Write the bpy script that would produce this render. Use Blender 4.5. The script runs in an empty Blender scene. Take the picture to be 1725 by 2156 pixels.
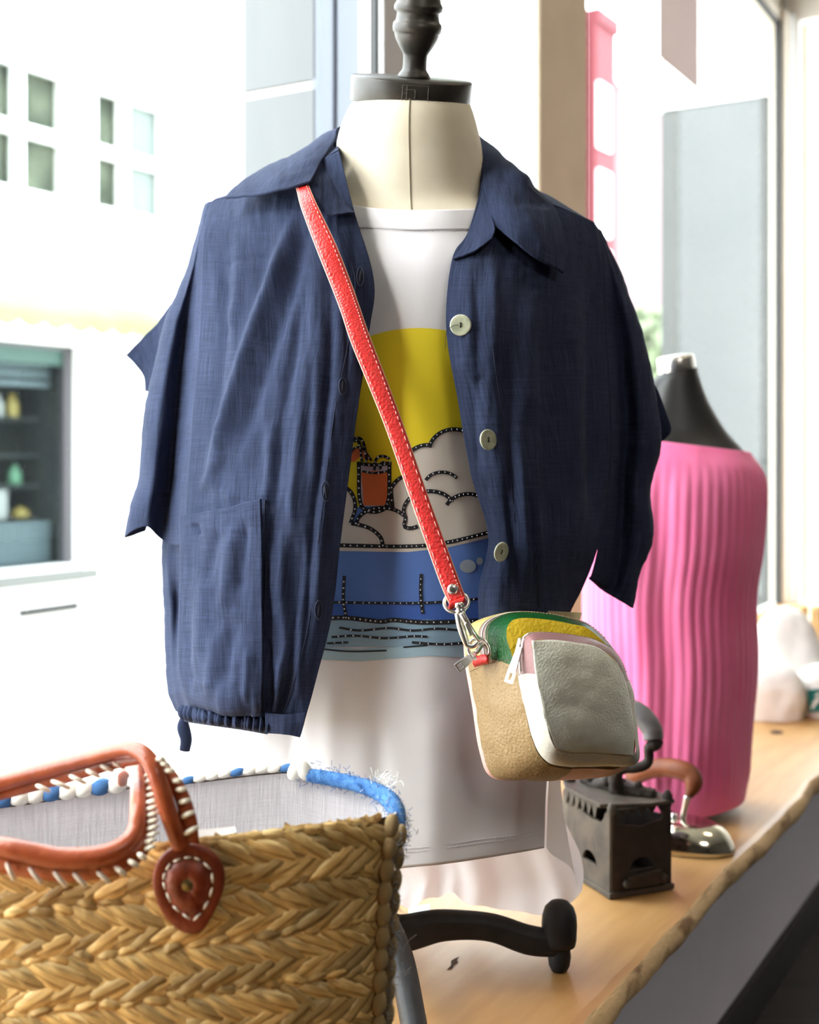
import bpy, bmesh, math, random
from mathutils import Vector, Matrix, noise
from mathutils.bvhtree import BVHTree
from mathutils.geometry import delaunay_2d_cdt
import numpy as np

scene = bpy.context.scene
col = scene.collection
random.seed(7)

# ------------------------------------------------------------------ camera
FPX, CX, HY, CZ = 2600.0, 862.5, 950.0, 0.94      # focal length in pixels of a 1725x2156 frame, horizon row, eye height
cam_data = bpy.data.cameras.new('camera')
cam = bpy.data.objects.new('camera', cam_data)
col.objects.link(cam)
cam.location = (0, 0, CZ)
cam.rotation_euler = (math.pi / 2, 0, 0)
cam_data.sensor_fit = 'VERTICAL'
cam_data.sensor_height = 36
cam_data.lens = 36 * FPX / 2156
cam_data.shift_y = (HY - 1078) / 2156
cam_data.clip_start = 0.02
cam_data.clip_end = 200
cam_data.dof.use_dof = True
cam_data.dof.focus_distance = 1.07
cam_data.dof.aperture_fstop = 5.0
scene.camera = cam

# ------------------------------------------------------------------ sky, lamps, exposure
world = bpy.data.worlds.new('overcast_sky')
scene.world = world
world.use_nodes = True
wn = world.node_tree.nodes
wn['Background'].inputs[0].default_value = (0.90, 0.96, 1.0, 1)
wn['Background'].inputs[1].default_value = 11.5

def area(name, loc, target, size, energy, color, size_y=None):
    d = bpy.data.lights.new(name, 'AREA')
    d.energy = energy; d.color = color; d.size = size
    if size_y: d.shape = 'RECTANGLE'; d.size_y = size_y
    o = bpy.data.objects.new(name, d); col.objects.link(o)
    o.location = loc
    o.rotation_euler = (Vector(target) - Vector(loc)).to_track_quat('-Z', 'Y').to_euler()
    return o
# unseen warm fill lamps, added at ceiling height to light the display
area('fill_lamp', (-1.55, 0.05, 2.70), (-0.05, 1.1, 0.7), 0.5, 48, (1.0, 0.90, 0.78))
area('fill_lamp', (1.0, -1.6, 2.70), (0.1, 1.1, 0.6), 0.8, 27, (1.0, 0.93, 0.84))
area('fill_lamp', (1.35, 1.25, 2.70), (1.35, 1.3, 0), 0.5, 7, (1.0, 0.82, 0.62))

scene.view_settings.view_transform = 'Standard'
scene.view_settings.look = 'None'
scene.view_settings.gamma = 1
scene.view_settings.exposure = 0.0
scene.view_settings.use_curve_mapping = False
scene.cycles.use_denoising = True
scene.cycles.max_bounces = 10
scene.cycles.transparent_max_bounces = 24
scene.cycles.sample_clamp_indirect = 8
scene.cycles.caustics_reflective = False
scene.cycles.caustics_refractive = False

# ------------------------------------------------------------------ helpers
WM = {}                                            # world matrices of parents
def P(px, py, Y):
    return Vector(((px - CX) / FPX * Y, Y, CZ + (HY - py) / FPX * Y))
def topx(v):
    return (CX + v[0] / v[1] * FPX, HY - (v[2] - CZ) / v[1] * FPX)

def tag(o, label=None, cat=None, group=None, kind=None):
    if label: o['label'] = label
    if cat: o['category'] = cat
    if group: o['group'] = group
    if kind: o['kind'] = kind
    return o

def link(o, parent=None):
    col.objects.link(o)
    if parent is not None:
        o.parent = parent
        o.matrix_parent_inverse = WM.get(parent.name, Matrix()).inverted()
    return o

def empty(name, loc, label=None, cat=None, group=None, kind=None):
    o = bpy.data.objects.new(name, None)
    o.empty_display_size = 0.02
    o.location = loc
    col.objects.link(o)
    WM[o.name] = Matrix.Translation(Vector(loc))
    return tag(o, label, cat, group, kind)

def mk(name, verts, faces, mat, parent=None, smooth=True, uvs=None, label=None, kind=None):
    me = bpy.data.meshes.new(name)
    me.from_pydata([tuple(v) for v in verts], [], faces)
    if uvs is not None:
        ul = me.uv_layers.new(name='UVMap')
        li = np.zeros(len(me.loops), dtype=np.int32)
        me.loops.foreach_get('vertex_index', li)
        ul.data.foreach_set('uv', np.asarray(uvs, dtype=np.float32)[li].ravel())
    if smooth:
        me.polygons.foreach_set('use_smooth', [True] * len(me.polygons))
    me.materials.append(mat)
    me.update()
    o = bpy.data.objects.new(name, me)
    link(o, parent)
    if label: o['label'] = label
    if kind: o['kind'] = kind
    return o

def mkbm(name, bm, mat, parent=None, smooth=False, label=None, kind=None):
    me = bpy.data.meshes.new(name)
    bm.normal_update()
    bm.to_mesh(me); bm.free()
    if smooth:
        me.polygons.foreach_set('use_smooth', [True] * len(me.polygons))
    me.materials.append(mat)
    o = bpy.data.objects.new(name, me)
    link(o, parent)
    if label: o['label'] = label
    if kind: o['kind'] = kind
    return o

def solid(o, t, off=-1.0, even=True):
    m = o.modifiers.new('solid', 'SOLIDIFY'); m.thickness = t; m.offset = off
    return o
def bevel(o, w, seg=2, ang=0.6):
    m = o.modifiers.new('bevel', 'BEVEL'); m.width = w; m.segments = seg; m.limit_method = 'ANGLE'; m.angle_limit = ang
    return o

def crom(c, n, axis=0, closed=False):
    """Catmull-Rom resample of an array of control points along one axis."""
    c = np.moveaxis(np.asarray(c, float), axis, 0)
    k = len(c)
    if closed:
        t = np.arange(n) / n * k
    else:
        t = np.linspace(0, k - 1, n)
    i = np.minimum(np.floor(t).astype(int), k - 1 if closed else k - 2)
    f = (t - i).reshape([-1] + [1] * (c.ndim - 1))
    def g(j):
        if closed: return c[j % k]
        lo = (j < 0); hi = (j > k - 1)
        r = c[np.clip(j, 0, k - 1)].copy()
        if lo.any(): r[lo] = 2 * c[0] - c[1]
        if hi.any(): r[hi] = 2 * c[-1] - c[-2]
        return r
    p0, p1, p2, p3 = g(i - 1), g(i), g(i + 1), g(i + 2)
    r = 0.5 * (2 * p1 + (p2 - p0) * f + (2 * p0 - 5 * p1 + 4 * p2 - p3) * f ** 2 + (3 * p1 - p0 - 3 * p2 + p3) * f ** 3)
    return np.moveaxis(r, 0, axis)

def pxgrid(rows):
    """rows of (px, py, depth) -> array of world points"""
    return np.array([[tuple(P(*q)) for q in r] for r in rows])

def grid_faces(nr, nc, closed=False, base=0):
    f = []
    for r in range(nr - 1):
        for c in range(nc if closed else nc - 1):
            c2 = (c + 1) % nc
            f.append((base + r * nc + c, base + r * nc + c2, base + (r + 1) * nc + c2, base + (r + 1) * nc + c))
    return f

def fbm(v, o=3):
    return noise.fractal(v, 1.0, 2.0, o)

def grid_normals(G):
    du = np.gradient(G, axis=1); dv = np.gradient(G, axis=0)
    n = np.cross(du, dv)
    return n / (np.linalg.norm(n, axis=2, keepdims=True) + 1e-12)

def surf(name, ctrl, nr, nc, mat, parent=None, disp=None, thick=0.0, closed=False, label=None, uvlen=None, flip=False, smooth_steps=0):
    """smooth surface through a control grid (rows x cols x 3), displaced along its normal by disp(px, py, u, v)"""
    G = crom(crom(ctrl, nr, 0), nc, 1, closed)
    if disp:
        N = grid_normals(G)
        N[N[:, :, 1] > 0] *= 1
        for r in range(nr):
            for c in range(nc):
                x, y = tops(G[r, c])
                d = disp(x, y, c / (nc - 1), r / (nr - 1))
                n = N[r, c]
                if n[1] > 0: n = -n
                G[r, c] += n * d
    V = G.reshape(-1, 3)
    du = np.linalg.norm(np.diff(G, axis=1), axis=2).mean(0); dv = np.linalg.norm(np.diff(G, axis=0), axis=2).mean(1)
    uu = np.concatenate([[0], np.cumsum(du)]); vv = np.concatenate([[0], np.cumsum(dv)])
    uv = np.array([(uu[c] , vv[r]) for r in range(nr) for c in range(nc)])
    faces = grid_faces(nr, nc, closed)
    if flip: faces = [tuple(reversed(f)) for f in faces]
    o = mk(name, V, faces, mat, parent, True, uv, label)
    if thick: solid(o, thick, 0)
    o_data[o.name] = (V, faces)
    return o
o_data = {}
def tops(v): return (CX + v[0] / v[1] * FPX, HY - (v[2] - CZ) / v[1] * FPX)

def ridge_field(ridges):
    """ridges: (x0,y0,x1,y1,width,height): soft creases measured in frame pixels of the garment as it hangs"""
    A = np.array(ridges, float)
    d = A[:, 2:4] - A[:, 0:2]; L2 = (d ** 2).sum(1)
    def f(x, y):
        t = ((x - A[:, 0]) * d[:, 0] + (y - A[:, 1]) * d[:, 1]) / L2
        tc = np.clip(t, 0, 1)
        dx = x - (A[:, 0] + tc * d[:, 0]); dy = y - (A[:, 1] + tc * d[:, 1])
        q = (dx * dx + dy * dy) / (A[:, 4] ** 2)
        fade = np.clip(np.minimum(tc, 1 - tc) * 5, 0, 1)
        return float((A[:, 5] * np.exp(-q) * fade).sum())
    return f

def folds(lines):
    """lines: (points, width, height): long continuous folds that fade in and out"""
    X, Y, Wd, H = [], [], [], []
    S_ = []
    for pts, w, h in lines:
        C = crom(np.array(pts, float), 300, 0); t = np.linspace(0, 1, 300)
        S_.append((C, w, h * np.clip(np.minimum(t, 1 - t) * 5, 0, 1) ** .8))
    def f(x, y):
        r = 0.0
        for C, w, h in S_:
            d2 = (C[:, 0] - x) ** 2 + (C[:, 1] - y) ** 2
            i = int(d2.argmin())
            if d2[i] < 9 * w * w: r += h[i] * math.exp(-d2[i] / (w * w))
        return r
    return f

def tube(name, pts, r, mat, parent=None, seg=12, n=None, closed=False, caps=True, label=None, flat=None, kind=None, data=False):
    """round bar through points; r a number or a list of radii"""
    pts = np.array([tuple(p) for p in pts], float)
    n = n or max(8, len(pts) * 6)
    C = crom(pts, n, 0, closed)
    R = np.full(n, r) if np.isscalar(r) else crom(np.array(r, float).reshape(-1, 1), n, 0, closed)[:, 0]
    verts = []
    T = np.gradient(C, axis=0)
    if closed: T = np.roll(C, -1, 0) - np.roll(C, 1, 0)
    T /= np.linalg.norm(T, axis=1, keepdims=True) + 1e-12
    up = np.array([0.0, -1.0, 0.0])
    if abs(T[0] @ up) > .9: up = np.array([1.0, 0, 0])
    a = up - T[0] * (T[0] @ up); a /= np.linalg.norm(a)
    for i in range(n):
        a = a - T[i] * (T[i] @ a); a /= np.linalg.norm(a) + 1e-12
        b = np.cross(T[i], a)
        for k in range(seg):
            w = 2 * math.pi * k / seg
            verts.append(C[i] + R[i] * (math.cos(w) * a * (flat or 1) + math.sin(w) * b))
    faces = grid_faces(n, seg, True)
    faces = [tuple(reversed(f)) for f in faces]
    if closed:
        for k in range(seg):
            faces.append(((n - 1) * seg + k, k, (k + 1) % seg, (n - 1) * seg + (k + 1) % seg))
    elif caps:
        faces.append(tuple(range(seg)))
        faces.append(tuple(reversed(range((n - 1) * seg, n * seg))))
    if data: return verts, faces
    return mk(name, verts, faces, mat, parent, True, label=label, kind=kind)

def lathe(name, prof, loc, mat, parent=None, seg=32, rot=None, label=None, sx=1.0, sy=1.0):
    """profile of (radius, height) turned about z, tilted by rot (Matrix) and moved to loc"""
    rot = rot or Matrix.Identity(3)
    loc = Vector(loc)
    v = []
    for (r, h) in prof:
        for k in range(seg):
            w = 2 * math.pi * k / seg
            v.append(loc + rot @ Vector((r * math.cos(w) * sx, r * math.sin(w) * sy, h)))
    f = grid_faces(len(prof), seg, True)
    f.append(tuple(reversed(range(seg))))
    f.append(tuple(range((len(prof) - 1) * seg, len(prof) * seg)))
    return mk(name, v, f, mat, parent, True, label=label)

def box_bm(bm, corners):
    """corners: 8 points, bottom loop then top loop"""
    vs = [bm.verts.new(tuple(c)) for c in corners]
    for f in ((3, 2, 1, 0), (4, 5, 6, 7), (0, 1, 5, 4), (1, 2, 6, 5), (2, 3, 7, 6), (3, 0, 4, 7)):
        bm.faces.new([vs[i] for i in f])
def box(name, corners, mat, parent=None, bev=0.0, label=None, kind=None):
    bm = bmesh.new(); box_bm(bm, corners)
    bmesh.ops.recalc_face_normals(bm, faces=bm.faces)
    o = mkbm(name, bm, mat, parent, label=label, kind=kind)
    if bev: bevel(o, bev)
    return o

# ------------------------------------------------------------------ materials
def M(name, c1, c2=None, scale=20.0, rough=0.6, metal=0.0, bump=None, coord='Object', stretch=(1, 1, 1), detail=4.0,
      rand=0.0, spec=0.5, sheen=0.0, coat=0.0, c3=None, contrast=(0.35, 0.65), trans=0.0, weave=None, bump2=None):
    m = bpy.data.materials.new(name); m.use_nodes = True
    nt = m.node_tree; N = nt.nodes; L = nt.links
    b = N['Principled BSDF']
    b.inputs['Roughness'].default_value = rough
    b.inputs['Metallic'].default_value = metal
    b.inputs['Specular IOR Level'].default_value = spec
    if sheen: b.inputs['Sheen Weight'].default_value = sheen
    if coat: b.inputs['Coat Weight'].default_value = coat
    if trans:
        pass
    c1 = tuple(c1) + (1,)
    b.inputs['Base Color'].default_value = c1
    tc = N.new('ShaderNodeTexCoord'); mp = N.new('ShaderNodeMapping'); mp.inputs['Scale'].default_value = stretch
    L.new(tc.outputs[coord], mp.inputs[0])
    out = None
    if c2 is not None:
        nz = N.new('ShaderNodeTexNoise'); nz.inputs['Scale'].default_value = scale; nz.inputs['Detail'].default_value = detail
        L.new(mp.outputs[0], nz.inputs['Vector'])
        r = N.new('ShaderNodeValToRGB')
        r.color_ramp.elements[0].position = contrast[0]; r.color_ramp.elements[1].position = contrast[1]
        r.color_ramp.elements[0].color = c1; r.color_ramp.elements[1].color = tuple(c2) + (1,)
        if c3: e = r.color_ramp.elements.new(sum(contrast) / 2); e.color = tuple(c3) + (1,)
        L.new(nz.outputs['Fac'], r.inputs[0]); out = r.outputs[0]
    if rand:
        oi = N.new('ShaderNodeObjectInfo'); mr = N.new('ShaderNodeMapRange')
        mr.inputs[3].default_value = 1 - rand; mr.inputs[4].default_value = 1 + rand
        L.new(oi.outputs['Random'], mr.inputs[0])
        hs = N.new('ShaderNodeHueSaturation')
        L.new(mr.outputs[0], hs.inputs['Value'])
        if out: L.new(out, hs.inputs['Color'])
        else: hs.inputs['Color'].default_value = c1
        out = hs.outputs[0]
    if out: L.new(out, b.inputs['Base Color'])
    last = None
    def addbump(h, strength, dist):
        nonlocal last
        bp = N.new('ShaderNodeBump'); bp.inputs['Strength'].default_value = strength; bp.inputs['Distance'].default_value = dist
        L.new(h, bp.inputs['Height'])
        if last: L.new(last, bp.inputs['Normal'])
        last = bp.outputs[0]
    for bb in (bump, bump2):
        if not bb: continue
        kind, sc, st, di = bb
        if kind == 'noise':
            t = N.new('ShaderNodeTexNoise'); t.inputs['Scale'].default_value = sc; t.inputs['Detail'].default_value = 3
            L.new(mp.outputs[0], t.inputs['Vector']); addbump(t.outputs['Fac'], st, di)
        else:
            t = N.new('ShaderNodeTexVoronoi'); t.feature = 'SMOOTH_F1' if kind == 'cells' else 'F1'
            t.inputs['Scale'].default_value = sc
            L.new(mp.outputs[0], t.inputs['Vector']); addbump(t.outputs['Distance'], st, di)
    if weave:
        # threads across and along the cloth, from the surface's own lengths
        pitch, st, di, dark = weave
        uvn = N.new('ShaderNodeTexCoord')
        hs = []
        for (sx, sy) in ((1 / pitch, 0.035 / pitch), (0.035 / pitch, 1 / pitch)):
            mm = N.new('ShaderNodeMapping'); mm.inputs['Scale'].default_value = (sx, sy, 1)
            L.new(uvn.outputs['UV'], mm.inputs[0])
            t = N.new('ShaderNodeTexNoise'); t.inputs['Scale'].default_value = 1.0; t.inputs['Detail'].default_value = 2
            L.new(mm.outputs[0], t.inputs['Vector'])
            ml = N.new('ShaderNodeMath'); ml.operation = 'MULTIPLY'; ml.inputs[1].default_value = 1.25 if sx > sy else 0.75
            L.new(t.outputs['Fac'], ml.inputs[0]); hs.append(ml.outputs[0])
        mx = N.new('ShaderNodeMath'); mx.operation = 'ADD'
        L.new(hs[0], mx.inputs[0]); L.new(hs[1], mx.inputs[1])
        addbump(mx.outputs[0], st, di)
        if dark:
            mr = N.new('ShaderNodeMapRange'); mr.inputs[1].default_value = 0.7; mr.inputs[2].default_value = 1.3
            mr.inputs[3].default_value = 1 - dark; mr.inputs[4].default_value = 1 + dark
            L.new(mx.outputs[0], mr.inputs[0])
            hv = N.new('ShaderNodeHueSaturation'); L.new(mr.outputs[0], hv.inputs['Value'])
            if out: L.new(out, hv.inputs['Color'])
            else: hv.inputs['Color'].default_value = c1
            L.new(hv.outputs[0], b.inputs['Base Color'])
    if last: L.new(last, b.inputs['Normal'])
    return m

def glass(name, tint=(1, 1, 1), refl=0.06, rough=0.0, edge=1.0):
    """thin pane: lets light through, mirrors a little"""
    m = bpy.data.materials.new(name); m.use_nodes = True
    nt = m.node_tree; N = nt.nodes; L = nt.links
    N.remove(N['Principled BSDF'])
    t = N.new('ShaderNodeBsdfTransparent'); t.inputs[0].default_value = tuple(tint) + (1,)
    g = N.new('ShaderNodeBsdfGlossy'); g.inputs['Roughness'].default_value = rough
    lw = N.new('ShaderNodeLayerWeight')
    pw = N.new('ShaderNodeMath'); pw.operation = 'POWER'; pw.inputs[1].default_value = 6
    L.new(lw.outputs['Facing'], pw.inputs[0])
    mr = N.new('ShaderNodeMath'); mr.operation = 'ADD'; mr.inputs[1].default_value = refl; mr.use_clamp = True
    ek = N.new('ShaderNodeMath'); ek.operation = 'MULTIPLY'; ek.inputs[1].default_value = edge
    L.new(pw.outputs[0], ek.inputs[0]); L.new(ek.outputs[0], mr.inputs[0])
    mx = N.new('ShaderNodeMixShader')
    L.new(mr.outputs[0], mx.inputs[0])
    L.new(t.outputs[0], mx.inputs[1]); L.new(g.outputs[0], mx.inputs[2])
    L.new(mx.outputs[0], N['Material Output'].inputs[0])
    return m

def paper(name, c, through=0.5):
    m = bpy.data.materials.new(name); m.use_nodes = True
    N = m.node_tree.nodes; L = m.node_tree.links; N.remove(N['Principled BSDF'])
    d = N.new('ShaderNodeBsdfDiffuse'); t = N.new('ShaderNodeBsdfTranslucent'); x = N.new('ShaderNodeMixShader'); x.inputs[0].default_value = through
    for q in (d, t): q.inputs[0].default_value = tuple(c) + (1,)
    L.new(d.outputs[0], x.inputs[1]); L.new(t.outputs[0], x.inputs[2]); L.new(x.outputs[0], N['Material Output'].inputs[0])
    return m

def srgb(r, g, b):
    f = lambda c: (c / 255 / 12.92) if c <= 10 else ((c / 255 + 0.055) / 1.055) ** 2.4
    return (f(r), f(g), f(b))

# ------------------------------------------------------------------ shop frame: s along the window, p towards the street, z up
E0 = Vector((0.155, 1.121, 0)); DS = Vector((0.5024, 0.8646, 0)); DN = Vector((-0.8646, 0.5024, 0))
SHELF = 0.42
def W(s, p, z): return E0 + DS * s + DN * p + Vector((0, 0, z))
def wbox(name, s0, s1, p0, p1, z0, z1, mat, parent=None, bev=0.0, label=None, kind=None):
    return box(name, [W(s0, p0, z0), W(s1, p0, z0), W(s1, p1, z0), W(s0, p1, z0),
                      W(s0, p0, z1), W(s1, p0, z1), W(s1, p1, z1), W(s0, p1, z1)], mat, parent, bev, label, kind)

m_wall = M('warm_plaster', (0.62, 0.55, 0.46), (0.66, 0.59, 0.50), 6, rough=0.9)
m_wallwhite = M('white_plaster', (0.82, 0.78, 0.74), (0.86, 0.82, 0.78), 6, rough=0.9)
m_ceiling = M('ceiling_paint', (0.42, 0.40, 0.37), rough=0.95)
m_dim = M('shop_wall_paint', (0.07, 0.06, 0.055), (0.09, 0.078, 0.068), 2, rough=0.9)
m_floor = M('dark_floor_boards', (0.012, 0.010, 0.009), (0.022, 0.017, 0.014), 8, rough=0.55, coord='Object', stretch=(1, 6, 1))
m_black = M('black_skirting', (0.010, 0.009, 0.009), rough=0.5)
m_riser = M('lilac_grey_paint', (0.74, 0.71, 0.80), (0.80, 0.77, 0.86), 3, rough=0.85)
m_post = M('beige_post_paint', srgb(222, 203, 178), srgb(228, 210, 184), 9, rough=0.85)
m_frame = M('pale_blue_frame', (0.10, 0.115, 0.148), rough=0.35)
m_framew = M('white_frame', (0.84, 0.85, 0.86), rough=0.4)
m_gasket = M('black_gasket', (0.015, 0.017, 0.02), rough=0.5)
m_clad = M('grey_stone_cladding', (0.085, 0.09, 0.096), (0.10, 0.105, 0.11), 3, rough=0.45, stretch=(4, 4, 0.5))
m_joint = M('pale_joint', (0.85, 0.82, 0.78), rough=0.8)
m_pane = glass('shop_glass', (0.97, 0.985, 0.98), 0.0, edge=0.12)
m_facade = M('white_render', (0.86, 0.87, 0.86), (0.90, 0.90, 0.89), 1.2, rough=0.9)
m_pave = M('cream_pavement', (0.70, 0.66, 0.58), (0.78, 0.74, 0.66), 1.5, rough=0.9)

# room shell
def S(o): o['kind'] = 'structure'; return o
S(wbox('floor', -3.5, 3.3, -4.0, 0.6, -0.12, 0.0, m_floor))
S(wbox('ceiling', -3.5, 3.3, -4.0, 0.75, 2.75, 2.87, m_ceiling))
S(wbox('wall_back', -3.5, 3.3, -4.12, -4.0, 0.0, 2.75, m_dim))
S(wbox('wall_left', -3.62, -3.5, -4.0, 0.75, 0.0, 2.75, m_dim))
wr = S(wbox('wall_right', 3.30, 3.42, -4.0, 0.20, 0.0, 2.75, m_wallwhite))
wbox('jamb', 3.30, 3.42, 0.545, 0.60, 0.0, 2.75, m_wallwhite, wr)
wbox('parapet', 3.30, 3.42, 0.20, 0.545, 0.0, 0.42, m_wallwhite, wr)
wbox('lintel', 3.30, 3.42, 0.20, 0.545, 2.42, 2.75, m_wallwhite, wr)
w3 = S(empty('window_3', W(3.36, 0.38, SHELF)))
wbox('pane', 3.36, 3.366, 0.20, 0.545, 0.42, 2.42, m_pane, w3)
wbox('frame', 3.345, 3.38, 0.528, 0.545, 0.42, 2.42, m_post, w3, 0.003)
wbox('frame', 3.345, 3.38, 0.20, 0.222, 0.42, 2.42, m_post, w3, 0.003)
# front wall above and below the windows, and the outer piers
wf = S(wbox('wall_front', -3.5, 3.3, 0.60, 0.75, 2.42, 2.75, m_wall))
wbox('side_panel', -3.5, -1.5, 0.60, 0.75, 0.36, 2.42, m_dim, wf)  # unseen panel added to shorten the window and dim the jacket's right side
wbox('lower_panel', -3.5, 3.3, 0.60, 0.75, -0.1, 0.36, m_wall, wf)
pier = S(empty('trim_1', W(0.56, 0.68, 0)))
wbox('pier_core', 0.485, 0.636, 0.64, 0.745, 0.36, 2.42, m_clad, pier)
for z0, z1 in ((0.36, 1.482), (1.494, 2.42)):
    wbox('panel', 0.474, 0.485, 0.615, 0.752, z0, z1, m_clad, pier, 0.002)
    wbox('panel', 0.485, 0.636, 0.745, 0.752, z0, z1, m_clad, pier, 0.002)
wbox('joint', 0.478, 0.486, 0.62, 0.750, 1.4805, 1.4955, m_joint, pier)
pier2 = S(empty('trim_2', W(3.4, 0.8, 0)))
m_clad2 = M('grey_render', (0.055, 0.06, 0.06), (0.066, 0.07, 0.07), 3, rough=0.6)
wbox('pier_core', 3.275, 3.70, 0.60, 1.02, -0.1, 4.0, m_clad2, pier2)
for z0, z1 in ((-0.1, 0.9), (0.906, 2.16)):
    wbox('panel', 3.262, 3.275, 0.625, 1.025, z0, z1, m_clad2, pier2, 0.002)
wbox('panel', 3.262, 3.275, 0.625, 1.025, 2.17, 4.0, m_framew, pier2, 0.002)
# window frames
w1 = S(empty('window_1', W(-1.2, 0.6, SHELF)))
wbox('pane', -1.48, 0.474, 0.605, 0.611, 0.42, 2.40, m_pane, w1)
wbox('frame', -1.5, 0.474, 0.595, 0.625, 0.36, 0.425, m_framew, w1, 0.003)
wbox('frame', -1.5, 0.474, 0.595, 0.625, 2.39, 2.42, m_framew, w1, 0.003)
wbox('frame', 0.474, 0.56, 0.583, 0.625, 0.36, 2.42, m_frame, w1, 0.004)
wbox('frame', 0.478, 0.56, 0.540, 0.583, 0.36, 2.42, m_frame, w1, 0.003)
wbox('frame', 0.472, 0.56, 0.519, 0.540, 0.36, 2.42, m_framew, w1, 0.003)
rnd = random.Random(5); bmd = bmesh.new()
for _ in range(170):
    s_, z_ = rnd.uniform(-.20, .15), rnd.uniform(.85, 1.45) if rnd.random() < .8 else rnd.uniform(.7, 1.7)
    r_ = rnd.uniform(.0003, .0008)
    bmesh.ops.create_icosphere(bmd, subdivisions=1, radius=r_, matrix=Matrix.Translation(W(s_, .6035, z_)))
mkbm('dust_specks', bmd, paper('pale_dust', (0.25, 0.25, 0.25), 0.5), w1, kind='stuff')
w2 = S(empty('window_2', W(2.0, 0.6, SHELF)))
wbox('gasket', 0.474, 0.56, 0.511, 0.519, 0.36, 2.42, m_gasket, w2)
wbox('frame', 0.478, 0.560, 0.500, 0.511, 0.36, 2.42, M('grey_inner_frame', (0.62, 0.62, 0.63), rough=0.5), w2, 0.003)
wbox('pane', 0.640, 3.205, 0.605, 0.611, 0.42, 2.40, m_pane, w2)
wbox('frame', 0.640, 3.20, 0.595, 0.625, 0.36, 0.425, m_framew, w2, 0.003)
wbox('frame', 0.640, 3.26, 0.590, 0.625, 2.40, 2.44, m_wall, w2, 0.003)
wbox('gasket', 3.195, 3.212, 0.585, 0.604, 0.42, 2.395, m_gasket, w2)
wbox('gasket', 0.640, 3.205, 0.588, 0.604, 2.385, 2.40, m_gasket, w2)
wbox('frame', 3.213, 3.262, 0.57, 0.625, 0.36, 2.44, m_wall, w2, 0.004)
wbox('frame', 3.262, 3.30, 0.56, 0.60, 0.36, 2.44, m_framew, w2, 0.004)
# beige post inside the window
S(wbox('trim_3', 1.03, 1.257, 0.50, 0.512, 0.42, 2.75, m_post, bev=0.004))

# podium under the shelf
S(wbox('wall_podium', -3.5, 3.3, 0.11, 0.60, 0.0, 0.385, m_riser))
S(wbox('baseboard_podium', -3.5, 3.3, 0.098, 0.1095, 0.0, 0.07, m_black))

# ------------------------------------------------------------------ live edge shelf
m_wood = M('oiled_oak', (0.43, 0.225, 0.078), (0.54, 0.31, 0.122), 5, rough=0.42, coord='UV', stretch=(1.3, 9, 1), detail=9,
           bump=('noise', 30, 0.06, 0.002), contrast=(0.28, 0.72), c3=(0.485, 0.268, 0.10))
m_bark = M('sawn_live_edge', (0.30, 0.17, 0.075), (0.72, 0.50, 0.26), 16, rough=0.7, coord='UV', stretch=(1.0, 2.2, 1), detail=6,
           bump=('noise', 60, 0.35, 0.004), contrast=(0.36, 0.50))
ns = 420
def edge_p(s): return 0.010 * fbm(Vector((s * 2.1, 3.3, 0)), 3) + 0.004 * fbm(Vector((s * 11, 9.1, 0)), 2)
sv, sf, suv = [], [], []
ev, ef, euv = [], [], []
for i in range(ns):
    s = -3.4 + 6.68 * i / (ns - 1); e = edge_p(s)
    for k, p in enumerate((0.594, 0.45, 0.30, 0.16, 0.06, e + 0.012, e + 0.003)):
        sv.append(W(s, p, SHELF - (0.0012 if k == 6 else 0))); suv.append((s, p))
    for k, (dp, z) in enumerate(((0.003, -0.0012), (0.0, -0.004), (-0.004, -0.012), (-0.003, -0.022), (0.004, -0.031), (0.012, -0.036), (0.11, -0.036), (0.594 - e, -0.036))):
        w = 0.004 * fbm(Vector((s * 9, z * 60, 4)), 3) if 1 < k < 6 else 0
        ev.append(W(s, e + dp + w, SHELF + z)); euv.append((s, -k * 0.008))
shelf = mk('window_shelf', sv, grid_faces(ns, 7), m_wood, uvs=suv, smooth=False)
tag(shelf, 'long light oak live-edge shelf running along the shop window', 'shelf')
mk('live_edge', ev, grid_faces(ns, 8), m_bark, shelf, uvs=euv, label='rough live edge with bark flecks')
m_crack = M('dark_knot', (0.05, 0.022, 0.010), rough=0.9)
def shelfpt(px, py, dz=0.0):
    Y = FPX * (CZ - SHELF) / (py - HY)
    return Vector(((px - CX) / FPX * Y, Y, SHELF + dz))
def flatpoly(name, pts, mat, parent, dz):
    return mk(name, [shelfpt(x, y, dz) for x, y in pts], [tuple(range(len(pts)))], mat, parent, False)
flatpoly('knot', [(940, 2044), (950, 2034), (950, 2024), (958, 2019), (968, 2015), (962, 2023), (966, 2027), (956, 2032), (953, 2040)], m_crack, shelf, 0.0006)
flatpoly('knot', [(1622, 1541), (1632, 1537), (1648, 1540), (1650, 1545), (1636, 1547), (1624, 1545)], m_crack, shelf, 0.0006)

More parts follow.
